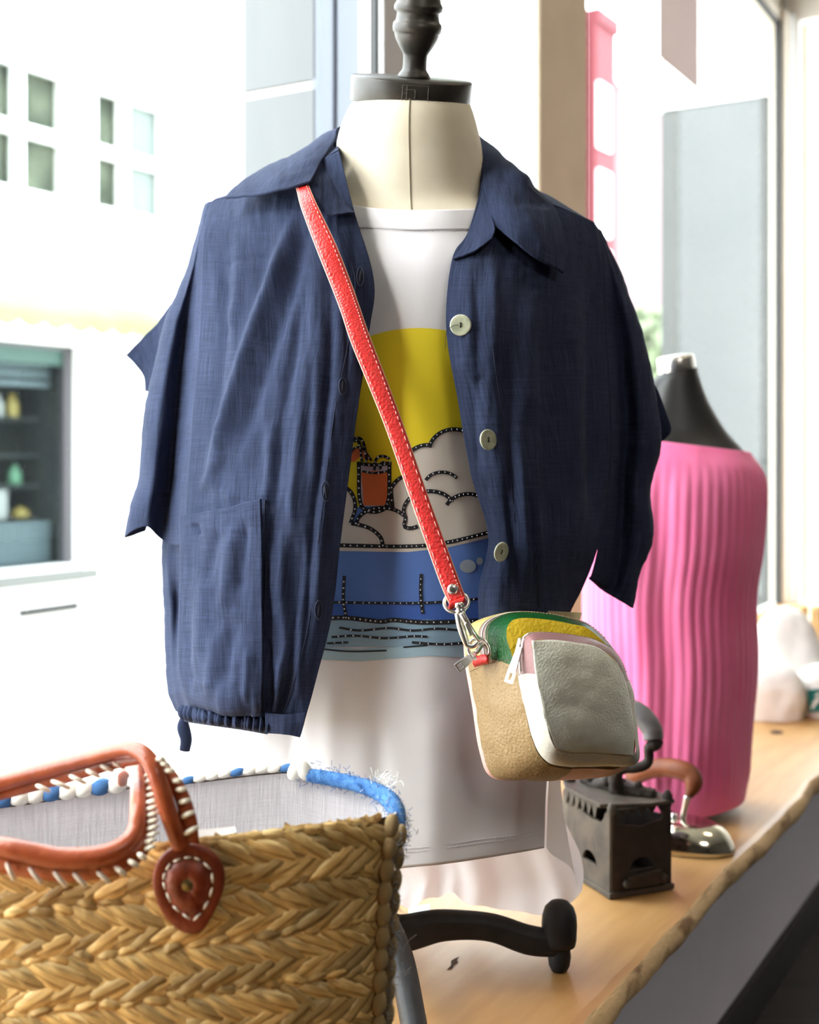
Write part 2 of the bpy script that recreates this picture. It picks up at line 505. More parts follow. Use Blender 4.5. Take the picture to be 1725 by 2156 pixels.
# ------------------------------------------------------------------ street outside
D2 = Vector((0.5377, 0.8431, 0)); N2 = Vector((-0.8431, 0.5377, 0)); FP = 6.2; GZ = -0.10
def W2(s, p, z): return D2 * s + N2 * p + Vector((0, 0, z))
def fa(px, py, p=FP):
    k = (px - CX) / FPX; Y = p / (0.5377 - 0.8431 * k)
    return (0.5377 * k * Y + 0.8431 * Y, CZ + (HY - py) / FPX * Y)
def fs(px): return fa(px, HY)[0]
def fbox(name, s0, s1, p0, p1, z0, z1, mat, parent=None, bev=0.0, label=None, kind=None):
    return box(name, [W2(s0, p0, z0), W2(s1, p0, z0), W2(s1, p1, z0), W2(s0, p1, z0),
                      W2(s0, p0, z1), W2(s1, p0, z1), W2(s1, p1, z1), W2(s0, p1, z1)], mat, parent, bev, label, kind)
S(box('pavement', [W2(-14, 0.8, GZ - 0.1), W2(34, 0.8, GZ - 0.1), W2(34, 16, GZ - 0.1), W2(-14, 16, GZ - 0.1),
                   W2(-14, 0.8, GZ), W2(34, 0.8, GZ), W2(34, 16, GZ), W2(-14, 16, GZ)], m_pave))

def wall_with_holes(name, s0, s1, z0, z1, holes, p, deep, mat, parent):
    ss = sorted({s0, s1} | {h[0] for h in holes} | {h[1] for h in holes})
    zs = sorted({z0, z1} | {h[2] for h in holes} | {h[3] for h in holes})
    v, f = [], []
    def quad(a, b, c, d):
        k = len(v); v.extend([a, b, c, d]); f.append((k, k + 1, k + 2, k + 3))
    for i in range(len(ss) - 1):
        for j in range(len(zs) - 1):
            cs, cz = (ss[i] + ss[i + 1]) / 2, (zs[j] + zs[j + 1]) / 2
            if any(h[0] < cs < h[1] and h[2] < cz < h[3] for h in holes): continue
            for q in (p, p + 0.6):
                quad(W2(ss[i], q, zs[j]), W2(ss[i + 1], q, zs[j]), W2(ss[i + 1], q, zs[j + 1]), W2(ss[i], q, zs[j + 1]))
    for a, b, c, d in holes:
        quad(W2(a, p, c), W2(b, p, c), W2(b, p + deep, c), W2(a, p + deep, c))
        quad(W2(a, p, d), W2(b, p, d), W2(b, p + deep, d), W2(a, p + deep, d))
        quad(W2(a, p, c), W2(a, p, d), W2(a, p + deep, d), W2(a, p + deep, c))
        quad(W2(b, p, c), W2(b, p, d), W2(b, p + deep, d), W2(b, p + deep, c))
    quad(W2(s0, p, z1), W2(s1, p, z1), W2(s1, p + 0.6, z1), W2(s0, p + 0.6, z1))
    quad(W2(s0, p, z0), W2(s0, p + 0.6, z0), W2(s0, p + 0.6, z1), W2(s0, p, z1))
    quad(W2(s1, p, z0), W2(s1, p + 0.6, z0), W2(s1, p + 0.6, z1), W2(s1, p, z1))
    return mk(name, v, f, mat, parent, False)

m_paneg = glass('house_pane', (0.93, 0.94, 0.92), 0.003, edge=0.2)
m_dark = M('pane_leaf_reflection', (0.030, 0.040, 0.026), (0.10, 0.115, 0.085), 4, rough=0.9)  # dark room, with tree reflections painted in as mottled green
m_curtain = M('teal_curtain', (0.16, 0.19, 0.195), (0.20, 0.225, 0.23), 14, rough=0.9, stretch=(6, 6, 0.2))
bld = empty('white_house', W2(6, FP, GZ), 'white rendered house across the street with white casement windows and a shop front', 'building')
ZT, ZB = 3.39, 2.55
hA = (fs(-75), fs(140), ZB, ZT); hB = (fs(203), fs(347), ZB, ZT)
hC = (fs(-260), fs(168), 0.20, 1.63)
wall_with_holes('wall', 1.0, 13.66, GZ, 7.5, [hA, hB, hC], FP, 0.22, m_facade, bld)
def casement(h, splits, curtain_side):
    a, b, c, d = h; p = FP + 0.015; t = 0.04
    fr = fbox('window', a, b, p, p + 0.05, c, c + t, m_framew, bld)
    def bar(*q): fbox('frame_bar', *q, m_framew, fr)
    bar(a, b, p, p + 0.05, d - t, d)
    xs = [a] + splits + [b]
    for x in xs: bar(x - t / (1 if x in splits else 2), x + t / (1 if x in splits else 2), p, p + 0.05, c, d)
    zm = c + (d - c) * 0.49
    bar(a, b, p, p + 0.05, zm - 0.04, zm + 0.04)
    fbox('pane', a, b, p + 0.02, p + 0.03, c + t, d - t, m_paneg, fr)
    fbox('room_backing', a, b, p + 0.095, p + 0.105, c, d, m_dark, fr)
    for ca, cb in curtain_side: fbox('curtain', ca, cb, p + 0.07, p + 0.09, c, d, m_curtain, fr)
casement(hA, [fs(45)], [(fs(-75), fs(14)), ])
casement(hB, [fs(266)], [(fs(282), fs(347))])
# string course and sill
fbox('string_course', 1.0, 13.6, FP - 0.04, FP, 2.33, 2.40, m_facade, bld)
m_sill = M('grey_sill', (0.085, 0.088, 0.085), rough=0.7)
fbox('sill', hC[0], hC[1] + 0.08, FP - 0.10, FP, 0.10, 0.17, m_sill, bld, label='grey stone sill')
m_grate = M('dark_grate', (0.03, 0.03, 0.03), rough=0.6)
g0, g1 = fs(38), fs(162)
gr = fbox('cellar_grate', g0, g1, FP - 0.02, FP, -0.095, -0.045, m_grate, bld, label='dark cellar vent grate')
for i in range(10): fbox('bar', g0 + (g1 - g0) * (i + .3) / 10, g0 + (g1 - g0) * (i + .6) / 10, FP - 0.03, FP - 0.02, -0.09, -0.05, m_grate, gr)
fbox('door_frame', fs(168), fs(190), FP - 0.03, FP, GZ, 1.72, m_framew, bld)
# shop window of the white house
m_sf = M('anodised_frame', (0.05, 0.048, 0.055), rough=0.5)
sw = fbox('shop_window', fs(150), hC[1], FP + 0.06, FP + 0.13, 0.2, 1.63, m_sf, bld, label='dark framed shop window')
fbox('head_rail', hC[0], hC[1], FP + 0.06, FP + 0.13, 1.60, 1.63, m_sf, sw)
m_green = M('green_fascia', (0.006, 0.045, 0.032), rough=0.5)
fbox('fascia', hC[0], fs(150), FP + 0.08, FP + 0.14, 1.50, 1.60, m_green, sw)
m_teal = M('pale_teal_slat', (0.07, 0.10, 0.115), rough=0.6)
for z in (1.36, 1.42, 1.47): fbox('slat', hC[0], fs(150), FP + 0.20, FP + 0.22, z, z + 0.035, m_teal, sw)
for i in range(6): fbox('slat', hC[0], fs(150), FP + 0.20, FP + 0.22, 0.22 + i * 0.045, 0.252 + i * 0.045, m_teal, sw)
m_back = M('shop_backing', (0.006, 0.010, 0.016), (0.016, 0.022, 0.018), 2.5, rough=0.9)
fbox('backing', hC[0], hC[1], FP + 0.58, FP + 0.60, 0.2, 1.63, m_back, sw)
for z in (0.50, 0.72, 0.92, 1.16): fbox('shelf_board', hC[0], fs(150), FP + 0.30, FP + 0.56, z - 0.02, z, m_back, sw)
fbox('side_board', hC[1] - 0.005, hC[1] + 0.01, FP + 0.13, FP + 0.60, 0.2, 1.63, m_back, sw)
fbox('top_board', hC[0], hC[1], FP + 0.13, FP + 0.60, 1.62, 1.635, m_back, sw)
fbox('bottom_board', hC[0], hC[1], FP + 0.13, FP + 0.60, 0.19, 0.205, m_back, sw)
fbox('pane', hC[0], fs(150), FP + 0.09, FP + 0.10, 0.2, 1.50, glass('shopfront_pane', (0.9, 0.93, 0.93), 0.002, edge=0.1), sw)
mw = M('white_ware', (0.22, 0.225, 0.215), rough=0.5); my = M('yellow_ware', (0.20, 0.15, 0.03), rough=0.5)
mg = M('green_ware', (0.05, 0.14, 0.08), rough=0.5); mlg = M('lime_ware', (0.17, 0.26, 0.11), rough=0.5); mr_ = M('red_ware', (0.16, 0.04, 0.03), rough=0.5)
def ware(px, z, wd, h, mat, nm, lab):
    s = fs(px); q = FP + 0.36
    prof = [(wd * .9, 0), (wd, h * .08), (wd, h * .62), (wd * .55, h * .78), (wd * .45, h * .97), (wd * .40, h)]
    o = lathe(nm, prof, W2(s, q, z), mat, seg=14)
    tag(o, lab, nm.replace('_', ' '), 'goods in the shop window opposite')
k = 0
for px, z, wd, h, mt, nm, lab in (
    (12, 1.16, .05, .20, mw, 'bottle', 'white bottle leftmost on the upper shelf of the shop opposite'),
    (46, 1.16, .036, .24, mw, 'bottle', 'tall white bottle mid upper shelf of the shop opposite'),
    (76, 1.16, .034, .15, mw, 'bottle', 'short white bottle on the upper shelf right of the tall one opposite'),
    (104, 1.16, .045, .16, my, 'jar', 'yellow jar at the right of the upper shelf opposite'),
    (30, 0.95, .06, .10, my, 'bowl', 'wide yellow bowl under the upper shelf opposite'),
    (10, 0.72, .024, .15, mw, 'bottle', 'white bottle leftmost on the middle shelf opposite'),
    (27, 0.72, .018, .11, mr_, 'jar', 'small red jar on the middle shelf opposite'),
    (44, 0.72, .024, .14, mg, 'bottle', 'green bottle on the middle shelf opposite'),
    (110, 0.72, .045, .13, mg, 'bottle', 'green bottle at the right of the middle shelf opposite'),
    (122, 0.50, .06, .07, my, 'bowl', 'pale yellow bowl at the right of the low shelf opposite')):
    ware(px, z, wd, h, mt, nm, lab)
for px, mt, lab in ((46, mlg, 'lime green and white carton at left of the pair in the shop opposite'), (74, mw, 'white carton at right of the pair in the shop opposite')):
    c = fbox('carton', fs(px - 15), fs(px + 13), FP + 0.32, FP + 0.40, 0.50, 0.69, mt, None, 0.004)
    tag(c, lab, 'carton', 'goods in the shop window opposite')
# awning with scalloped valance
aw = empty('awning', W2(5, FP, 1.8), 'yellow-green awning with scalloped hem above the shop window opposite', 'awning')
m_awn = M('yellow_green_canvas', (0.13, 0.135, 0.06), (0.17, 0.17, 0.09), 2, rough=0.9)
a0, a1 = fs(-330), fs(300)
na = 120; v, f = [], []
for i in range(na):
    s = a0 + (a1 - a0) * i / (na - 1)
    ph = (i / (na - 1) * 12) % 1
    hem = 1.685 + 0.045 * abs(2 * ph - 1) ** 2
    for (p, z) in ((FP - 0.006, 1.93), (FP - 0.25, 1.84), (FP - 0.30, 1.79), (FP - 0.30, hem)): v.append(W2(s, p, z))
solid(mk('canvas', v, grid_faces(na, 4), m_awn, aw, False), 0.008)
for s in (a0 + 0.1, a1 - 0.1): tube('bracket', [W2(s, FP - .014, 1.74), W2(s, FP - 0.28, 1.78)], 0.010, m_sf, aw, 8)

# red and white building further along
m_red = M('red_render', (0.105, 0.009, 0.015), rough=0.8)
m_pink = M('pale_pink_render', (0.14, 0.085, 0.09), rough=0.8)
m_wp = M('white_pane', (0.86, 0.88, 0.90), rough=0.3)
rb = empty('red_building', W2(15, FP, GZ), 'tall red and pink building with many narrow white windows down the street', 'building')
rz = 6.15
fbox('corner_wall', 13.70, 14.30, FP - 0.12, FP + 0.6, GZ, rz - 0.05, m_red, rb, label='red corner bay')
fbox('parapet', 13.70, 14.34, FP - 0.16, FP + 0.6, rz - 0.05, rz + 0.12, m_red, rb)
fbox('wall', 14.30, 26.0, FP, FP + 0.6, GZ, rz - 0.55, m_pink, rb)
fbox('cornice', 14.30, 26.0, FP - 0.05, FP + 0.6, rz - 0.55, rz - 0.42, m_wp, rb)
for z in (2.6, 3.55, 4.6): fbox('window', 13.72, 14.08, FP - 0.15, FP - 0.12, z, z + 0.78, m_wp, rb)
proto = None
for j, z in enumerate((2.2, 3.05, 3.95, 4.80)):
    for i in range(24):
        s = 14.36 + i * 0.46
        if proto is None: proto = fbox('window', s, s + 0.36, FP - 0.03, FP, z, z + 0.72, m_wp, rb); z00, s00 = z, s
        else:
            o = proto.copy(); col.objects.link(o); o.parent = rb
            o.location = D2 * (s - s00) + Vector((0, 0, z - z00))
# paper banner fixed inside the right-hand pane
m_ban = paper('pinkish_paper', (0.46, 0.40, 0.385), 0.6)
ban = wbox('hanging_banner', 1.949, 2.277, 0.585, 0.588, 1.93, 2.39, m_ban)
tag(ban, 'pinkish grey paper banner hanging at the top of the right-hand window', 'banner')

# street trees and shrubs
m_leaf = M('tree_leaf', (0.10, 0.19, 0.05), (0.20, 0.32, 0.10), 3, rough=0.7)
m_leafp = M('pale_shrub_leaf', (0.16, 0.20, 0.11), (0.24, 0.28, 0.18), 3, rough=0.7)
m_trunk = M('tree_bark', (0.12, 0.09, 0.06), rough=0.9)
def leaves(name, c, rad, n, parent, seed, size=0.16, flat=1.0, mat=None):
    rnd = random.Random(seed); v, f = [], []
    for _ in range(n):
        d = Vector((rnd.gauss(0, 1), rnd.gauss(0, 1), rnd.gauss(0, 1))).normalized() * rad * (rnd.random() ** 0.4)
        q = Vector(c) + Vector((d.x, d.y, d.z * flat))
        a = Vector((rnd.gauss(0, 1), rnd.gauss(0, 1), rnd.gauss(0, 1))).normalized()
        b = a.orthogonal().normalized(); L = size * (0.6 + rnd.random() * .8); k = len(v)
        v += [q - a * L, q + b * L * .45, q + a * L, q - b * L * .45]; f.append((k, k + 1, k + 2, k + 3))
    return mk(name, v, f, mat or m_leaf, parent, False, kind='stuff')
def tree(px_s, p, z, rad, seed, lab):
    t = empty('street_tree', W2(px_s, p, GZ), lab, 'tree', 'trees along the street')
    lathe('trunk', [(0.13, 0), (0.09, 0.8), (0.08, z + GZ * 0), (0.03, z + rad * .7)], W2(px_s, p, GZ), m_trunk, t, 10)
    leaves('foliage', W2(px_s, p, z), rad, 2600, t, seed)
tree(7.05, 3.4, 5.6, 1.15, 3, 'leafy green street tree nearest the shop')
tree(9.66, 3.2, 6.4, 1.2, 4, 'leafy green street tree second along the street')
for i, (s, p, z, r) in enumerate(((11.5, 4.5, 1.22, .62), (12.9, 4.6, 1.28, .64), (14.3, 4.7, 1.2, .62))):
    sh = empty('street_shrub', W2(s, p, GZ), ('pale green shrub nearest along the street', 'pale green shrub in the middle of the three along the street', 'pale green shrub furthest along the street')[i], 'shrub', 'shrubs before the red building')
    lathe('stem', [(0.05, 0), (0.03, z)], W2(s, p, GZ), m_trunk, sh, 8)
    leaves('foliage', W2(s, p, z), r, 1600, sh, 30 + i, .12, 1.9, m_leafp)

# ------------------------------------------------------------------ dress form
m_linen_body = M('cream_form_cloth', srgb(232, 220, 196), srgb(238, 228, 206), 30, rough=0.85, bump=('noise', 900, 0.15, 0.0006))
m_iron = M('dark_bronze', (0.030, 0.026, 0.022), (0.045, 0.038, 0.032), 60, rough=0.38, metal=0.25, bump=('noise', 220, 0.08, 0.001))
m_seam = M('seam_thread', srgb(150, 140, 120), rough=0.9)
AXY = 1.25
form = empty('dress_form', (0.0, AXY, SHELF), 'cream dress form with dark turned neck finial standing on three-legged iron base', 'mannequin')
def ring_z(py, Y=AXY): return CZ + (HY - py) / FPX * Y
def pxw(dx, Y=AXY): return dx / FPX * Y
# torso: rows of (py, centre px, half width px, half depth m, centre Y)
TR = [(222, 866, 112, 0.040, 1.236), (229, 865, 124, 0.052, 1.238), (265, 862, 140, 0.063, 1.242), (310, 861, 152, 0.068, 1.247), (360, 862, 158, 0.070, 1.252),
      (430, 864, 172, 0.072, 1.255), (470, 866, 250, 0.080, 1.258), (520, 868, 315, 0.092, 1.258), (600, 868, 325, 0.105, 1.255),
      (760, 868, 300, 0.112, 1.25), (950, 868, 270, 0.108, 1.25), (1120, 868, 245, 0.098, 1.25), (1300, 868, 275, 0.105, 1.25),
      (1480, 868, 295, 0.110, 1.25), (1560, 868, 285, 0.105, 1.25)]
def ell_rows(TR, n, seg):
    A = crom(np.array(TR, float), n, 0)
    v = []
    for (py, cx, hw, hd, cy) in A:
        z = ring_z(py); x0 = (cx - CX) / FPX * cy
        for k in range(seg):
            w = 2 * math.pi * k / seg
            v.append(Vector((x0 + pxw(hw) * math.sin(w), cy - hd * math.cos(w), z)))
    return v
tn, tseg = 90, 64
tv = ell_rows(TR, tn, tseg)
tfc = grid_faces(tn, tseg, True)
tfc.append(tuple(range(tseg))); tfc.append(tuple(reversed(range((tn - 1) * tseg, tn * tseg))))
torso = mk('torso', tv, tfc, m_linen_body, form)
# centre seam down the neck
sm = [tv[r * tseg] + Vector((0, -0.0004, 0)) for r in range(2, 40)]
tube('seam', sm, 0.00055, m_seam, form, 6, 80)
# neck cap and finial, leaning forward with the neck
rc = Matrix.Rotation(math.radians(20), 3, 'X') @ Matrix.Identity(3)
rc = Matrix.Rotation(math.radians(4.0), 3, 'Y') @ rc
capr = pxw(126)
capc = Vector(((866 - CX) / FPX * AXY, 1.232, ring_z(203)))
lathe('neck_cap', [(capr * .2, -0.0125), (capr * .985, -0.0125), (capr, -0.0115), (capr, 0.0105), (capr * .985, 0.0125), (capr * .2, 0.0128)], capc, m_iron, form, 64, rc, sy=0.93)
k = capr / 126.0
fin = [(0, 0), (33, 0), (34, 3), (32, 8), (27, 14), (25, 18), (24.5, 30), (25, 44), (27, 48), (35, 60), (43, 74), (46, 83), (46, 86), (49.5, 88), (50.5, 97), (49.5, 105), (46, 108), (44, 114), (43, 122), (44, 126), (49.5, 129), (50, 137), (48, 141), (45.5, 145), (43, 156), (36, 168), (25, 178), (10, 184), (0.5, 185)]
lathe('finial', [(r * k, h * k * 1.02 + 0.0126) for r, h in fin], capc + rc @ Vector((0.002, 0, 0)), m_iron, form, 40, rc)
# incised mark on the cap rim: a small framed E shape and a panel
m_line = M('incised_line', (0.11, 0.095, 0.08), rough=0.5)
def caprim(a, h): return capc + rc @ Vector((capr * 1.004 * math.sin(a), -capr * .93 * 1.006 * math.cos(a), h))
mark = mk('maker_mark', [], [], m_line, form)
bmk = bmesh.new()
def rimline(a0, h0, a1, h1):
    v, f = tube('x', [caprim(a0 + (a1 - a0) * t / 4, h0 + (h1 - h0) * t / 4) for t in range(5)], 0.00022, m_line, seg=5, n=8, data=True)
    vs = [bmk.verts.new(q) for q in v]
    for q in f: bmk.faces.new([vs[i] for i in q])
for l in ((-.12, .009, .29, .009), (-.12, .009, -.12, -.008), (-.12, -.008, .11, -.008), (.29, .009, .29, -.009), (-.09, .005, .08, .005), (.08, .005, .08, -.003), (-.09, -.003, .08, -.003), (-.05, .009, -.05, -.008), (-.12, .0015, -.05, .0015)):
    rimline(*l)
bmk.to_mesh(mark.data); bmk.free()
# pole, hub and the three curled legs
lathe('pole', [(0.014, 0.0), (0.014, 0.18)], (-0.036, AXY, SHELF + 0.055), m_iron, form, 20)
hub = Vector((-0.040, 1.235, SHELF + 0.062))
m_leg = M('black_cast_leg', (0.013, 0.013, 0.014), (0.022, 0.022, 0.024), 40, rough=0.55, spec=0.3, bump=('noise', 120, 0.12, 0.001))
lathe('hub', [(0.012, -0.02), (0.024, -0.016), (0.026, 0.0), (0.022, 0.018), (0.014, 0.026)], hub, m_leg, form, 24)
def leg(pts, foot, wd, tall):
    pts = np.array([tuple(p) for p in pts]); C = crom(pts, 40, 0)
    T = np.gradient(C, axis=0); T /= np.linalg.norm(T, axis=1, keepdims=True)
    v = []
    for i, c in enumerate(C):
        t = i / 39
        side = np.cross(T[i], [0, 0, 1]); side /= np.linalg.norm(side); up = np.cross(side, T[i])
        w = wd * (1 - .25 * t); h = tall * (1.25 - .45 * t + .1 * math.sin(t * 9))
        for (a, b) in ((-1, -.62), (-.8, -1), (.8, -1), (1, -.62), (1, .45), (.6, .9), (0, 1.05), (-.6, .9), (-1, .45)):
            v.append(c + side * a * w + up * b * h)
    f = [tuple(reversed(q)) for q in grid_faces(40, 9, True)]
    f += [tuple(range(9)), tuple(reversed(range(39 * 9, 40 * 9)))]
    o = mk('leg', v, f, m_leg, form)
    bevel(o, 0.001, 1)
    x, y = foot
    lathe('foot', [(0.001, 0), (0.008, 0.0008), (0.0105, 0.006), (0.0118, 0.015), (0.0108, 0.0225), (0.010, 0.0245), (0.0160, 0.026), (0.0172, 0.032), (0.0178, 0.047), (0.0172, 0.055), (0.0145, 0.0635), (0.009, 0.069), (0.002, 0.0712)],
          (x, y, SHELF), m_leg, o, 28)
fx = shelfpt(1178, 2044)
leg([hub, P(830, 1962, 1.225), P(930, 1946, 1.228), P(1030, 1950, 1.232), P(1110, 1976, 1.234), P(1172, 1985, 1.235)], (fx.x, fx.y), 0.013, 0.0138)
f2 = Vector((0.008, 0.955, SHELF))
leg([hub, Vector((-0.024, 1.18, SHELF + 0.068)), Vector((-0.008, 1.11, SHELF + 0.064)), Vector((0.002, 1.03, SHELF + 0.052)), Vector((f2.x, f2.y + .004, SHELF + 0.045))], (f2.x, f2.y), 0.0125, 0.0135)
f3 = Vector((-0.17, 1.35, SHELF))
leg([hub, hub + Vector((-0.04, 0.03, 0.012)), hub + Vector((-0.10, 0.07, 0.004)), f3 + Vector((0, 0, 0.045))], (f3.x, f3.y), 0.013, 0.0138)

# ------------------------------------------------------------------ white T-shirt
m_tee = M('white_jersey', (0.80, 0.78, 0.81), (0.84, 0.82, 0.85), 5, rough=0.9, weave=(0.0011, 0.10, 0.0004, 0.01), sheen=0.1)
tee = empty('t_shirt', (0.0, AXY, 0.7), 'white long-tailed printed T-shirt on the dress form under the navy jacket', 't-shirt')
def row(y, xs, Ys, dy=None):
    dy = dy or [0] * len(xs)
    return [(x, y + d, Y) for x, Y, d in zip(xs, Ys, dy)]
YT = [1.215, 1.180, 1.150, 1.142, 1.150, 1.180, 1.215]
TF = [row(443, [694, 742, 800, 870, 940, 1000, 1040], [1.205, 1.190, 1.173, 1.168, 1.173, 1.190, 1.205], [-16, -5, 3, 6, 5, 3, -4]),
      row(490, [660, 722, 795, 870, 945, 1018, 1070], [1.198, 1.178, 1.160, 1.154, 1.160, 1.178, 1.198], [-8, -3, 0, 3, 2, 2, 0]),
      row(580, [600, 690, 785, 870, 955, 1045, 1130], [1.19, 1.160, 1.138, 1.130, 1.138, 1.160, 1.19]),
      row(720, [575, 680, 780, 872, 965, 1060, 1160], [1.185, 1.150, 1.126, 1.116, 1.126, 1.150, 1.185]),
      row(900, [570, 672, 778, 875, 972, 1070, 1172], [1.185, 1.146, 1.121, 1.110, 1.121, 1.146, 1.19]),
      row(1100, [555, 665, 775, 876, 977, 1078, 1180], [1.185, 1.146, 1.122, 1.111, 1.122, 1.146, 1.19]),
      row(1300, [535, 655, 770, 876, 982, 1088, 1180], [1.185, 1.148, 1.124, 1.114, 1.124, 1.146, 1.19]),
      row(1500, [512, 640, 765, 876, 987, 1090, 1165], [1.185, 1.150, 1.127, 1.117, 1.127, 1.148, 1.185]),
      row(1650, [496, 632, 760, 875, 988, 1086, 1150], [1.185, 1.150, 1.128, 1.118, 1.128, 1.148, 1.175]),
      row(1830, [484, 622, 752, 872, 985, 1078, 1145], [1.185, 1.150, 1.128, 1.118, 1.126, 1.145, 1.170], [25, 16, 7, -4, -18, -33, -45])]
rf_t = ridge_field([(700, 1420, 690, 1840, 26, .004), (800, 1500, 790, 1850, 22, -.004), (905, 1480, 915, 1830, 30, .003), (1010, 1560, 1000, 1800, 34, -.0025), (1105, 1600, 1085, 1790, 22, .002),
                    (560, 1420, 530, 1850, 26, .006), (620, 1450, 600, 1850, 18, -.006), (900, 1200, 940, 1700, 40, .002)])
def dt(x, y, u, v): return rf_t(x, y) * .5 + .0015 * fbm(Vector((x / 130, y / 220, 1)), 2)
front = surf('front', pxgrid(TF), 220, 120, m_tee, tee, dt)
fV, fF = o_data[front.name]
teebvh = BVHTree.FromPolygons([Vector(q) for q in fV], fF)
camo = Vector((0, 0, CZ))
def drop(bvh, px, py, lift):
    d = P(px, py, 1.0) - camo; d.normalize()
    h = bvh.ray_cast(camo, d)
    if h[0] is None: return None
    n = h[1] if h[1].y < 0 else -h[1]
    return h[0] + n * lift
# side gusset and back, hanging lower than the front
TSR = [[(1040, 440, 1.205), (1062, 440, 1.24), (1050, 440, 1.30)], [(1160, 720, 1.185), (1178, 720, 1.25), (1160, 720, 1.33)],
       [(1180, 1100, 1.19), (1190, 1100, 1.25), (1170, 1100, 1.33)], [(1180, 1300, 1.19), (1190, 1300, 1.25), (1165, 1300, 1.34)],
       [(1165, 1500, 1.185), (1183, 1500, 1.25), (1160, 1500, 1.34)], [(1150, 1650, 1.175), (1178, 1650, 1.24), (1163, 1650, 1.33)],
       [(1145, 1785, 1.170), (1186, 1815, 1.225), (1226, 1872, 1.30)]]
side = surf('side_panel', pxgrid(TSR), 90, 24, paper('side_jersey', (0.84, 0.82, 0.85), 0.3), tee, lambda x, y, u, v: .003 * math.sin(u * 9 + v * 2) * v)
TSL = [[(694, 427, 1.205), (672, 430, 1.24), (690, 430, 1.30)], [(575, 720, 1.185), (560, 720, 1.25), (585, 720, 1.33)], [(555, 1100, 1.185), (540, 1100, 1.25), (570, 1100, 1.33)],
       [(535, 1300, 1.185), (515, 1300, 1.25), (550, 1300, 1.34)], [(512, 1500, 1.185), (492, 1500, 1.25), (540, 1500, 1.34)], [(484, 1855, 1.185), (460, 1860, 1.25), (500, 1875, 1.32)]]
surf('side_panel', pxgrid(TSL), 60, 20, m_tee, tee)
# back: rows of world points from the right side to the left side, scalloped tail hem
hem = [(1226, 1872, 1.30), (1175, 1922, 1.305), (1121, 1926, 1.315), (1051, 1908, 1.33), (991, 1909, 1.335), (950, 1880, 1.34), (912, 1888, 1.34), (870, 1914, 1.335), (831, 1903, 1.335), (740, 1900, 1.335), (620, 1895, 1.33), (500, 1875, 1.32)]
TB = []
for (y, xr, xl, Yb) in ((430, 1050, 690, 1.33), (720, 1160, 585, 1.372), (1100, 1170, 570, 1.372), (1300, 1165, 550, 1.372), (1500, 1160, 540, 1.37), (1680, 1172, 530, 1.36)):
    r = []
    for i in range(12):
        t = i / 11
        r.append((xr + (xl - xr) * t, y, 1.33 + (Yb - 1.33) * math.sin(math.pi * t)))
    TB.append(r)
TB.append([(x, y - 70, Y + .004 * math.sin(i * 2.1)) for i, (x, y, Y) in enumerate(hem)])
TB.append(hem)
def dback(x, y, u, v): return (.006 * math.sin(u * 26 + 1.2) + .004 * math.sin(u * 51)) * max(0, v - .55) * 2
m_teeb = paper('thin_white_jersey', (0.84, 0.82, 0.85), 0.45)
back = surf('back', pxgrid(TB), 120, 120, m_teeb, tee, dback)
solid(front, 0.0009, 0)
# neckband and hem stitching
band_t = [drop(teebvh, x, y, 0.0012) for x, y in [(742, 462), (800, 471), (870, 475), (940, 474), (996, 470)]]
nb = []
TFb = [[(x, y - 6, Y - .0012) for x, y, Y in TF[0]], [(x + (x2 - x) * .35, y + 14, Y + (Y2 - Y) * .35 - .0022) for (x, y, Y), (x2, y2, Y2) in zip(TF[0], TF[1])],
       [(x + (x2 - x) * .8, y + (y2 - y) * .82, Y + (Y2 - Y) * .8 - .0012) for (x, y, Y), (x2, y2, Y2) in zip(TF[0], TF[1])]]
neckband = surf('neckband', pxgrid(TFb), 14, 100, m_tee, tee, thick=0.0012)
m_stitch = M('grey_stitch', (0.55, 0.53, 0.56), rough=0.9)  # mid-grey thread of the hem and neck stitching
def stitches(name, pts, n, r, mat, parent, frac=0.6, wob=0.0):
    pts = [p for p in pts if p is not None]
    C = crom(np.array([tuple(p) for p in pts]), n * 5 + 1, 0)
    bm = bmesh.new()
    for i in range(n):
        a, b = C[i * 5], C[min(i * 5 + max(1, int(5 * frac)), len(C) - 1)]
        v, f = tube('x', [a, (np.array(a) + b) / 2 + np.array([0, -r * .6, 0]), b], [r * .6, r, r * .6], mat, seg=5, n=4, data=True)
        vs = [bm.verts.new(q) for q in v]
        for q in f: bm.faces.new([vs[k] for k in q])
    return mkbm(name, bm, mat, parent, True, kind='stuff')
stitches('hem_stitching', [drop(teebvh, x, y - 30, .0005) for x, y in [(838, 1826), (900, 1820), (960, 1812), (1020, 1803), (1085, 1795), (1140, 1785)]], 60, 0.00035, m_stitch, tee)
stitches('hem_stitching', [drop(teebvh, x, y - 37, .0005) for x, y in [(838, 1826), (900, 1820), (960, 1812), (1020, 1803), (1085, 1795), (1140, 1785)]], 60, 0.00035, m_stitch, tee)
stitches('neck_stitching', [drop(teebvh, x, y, .0012) for x, y in [(748, 476), (800, 484), (870, 489), (940, 487), (995, 482)]], 55, 0.0003, m_stitch, tee)

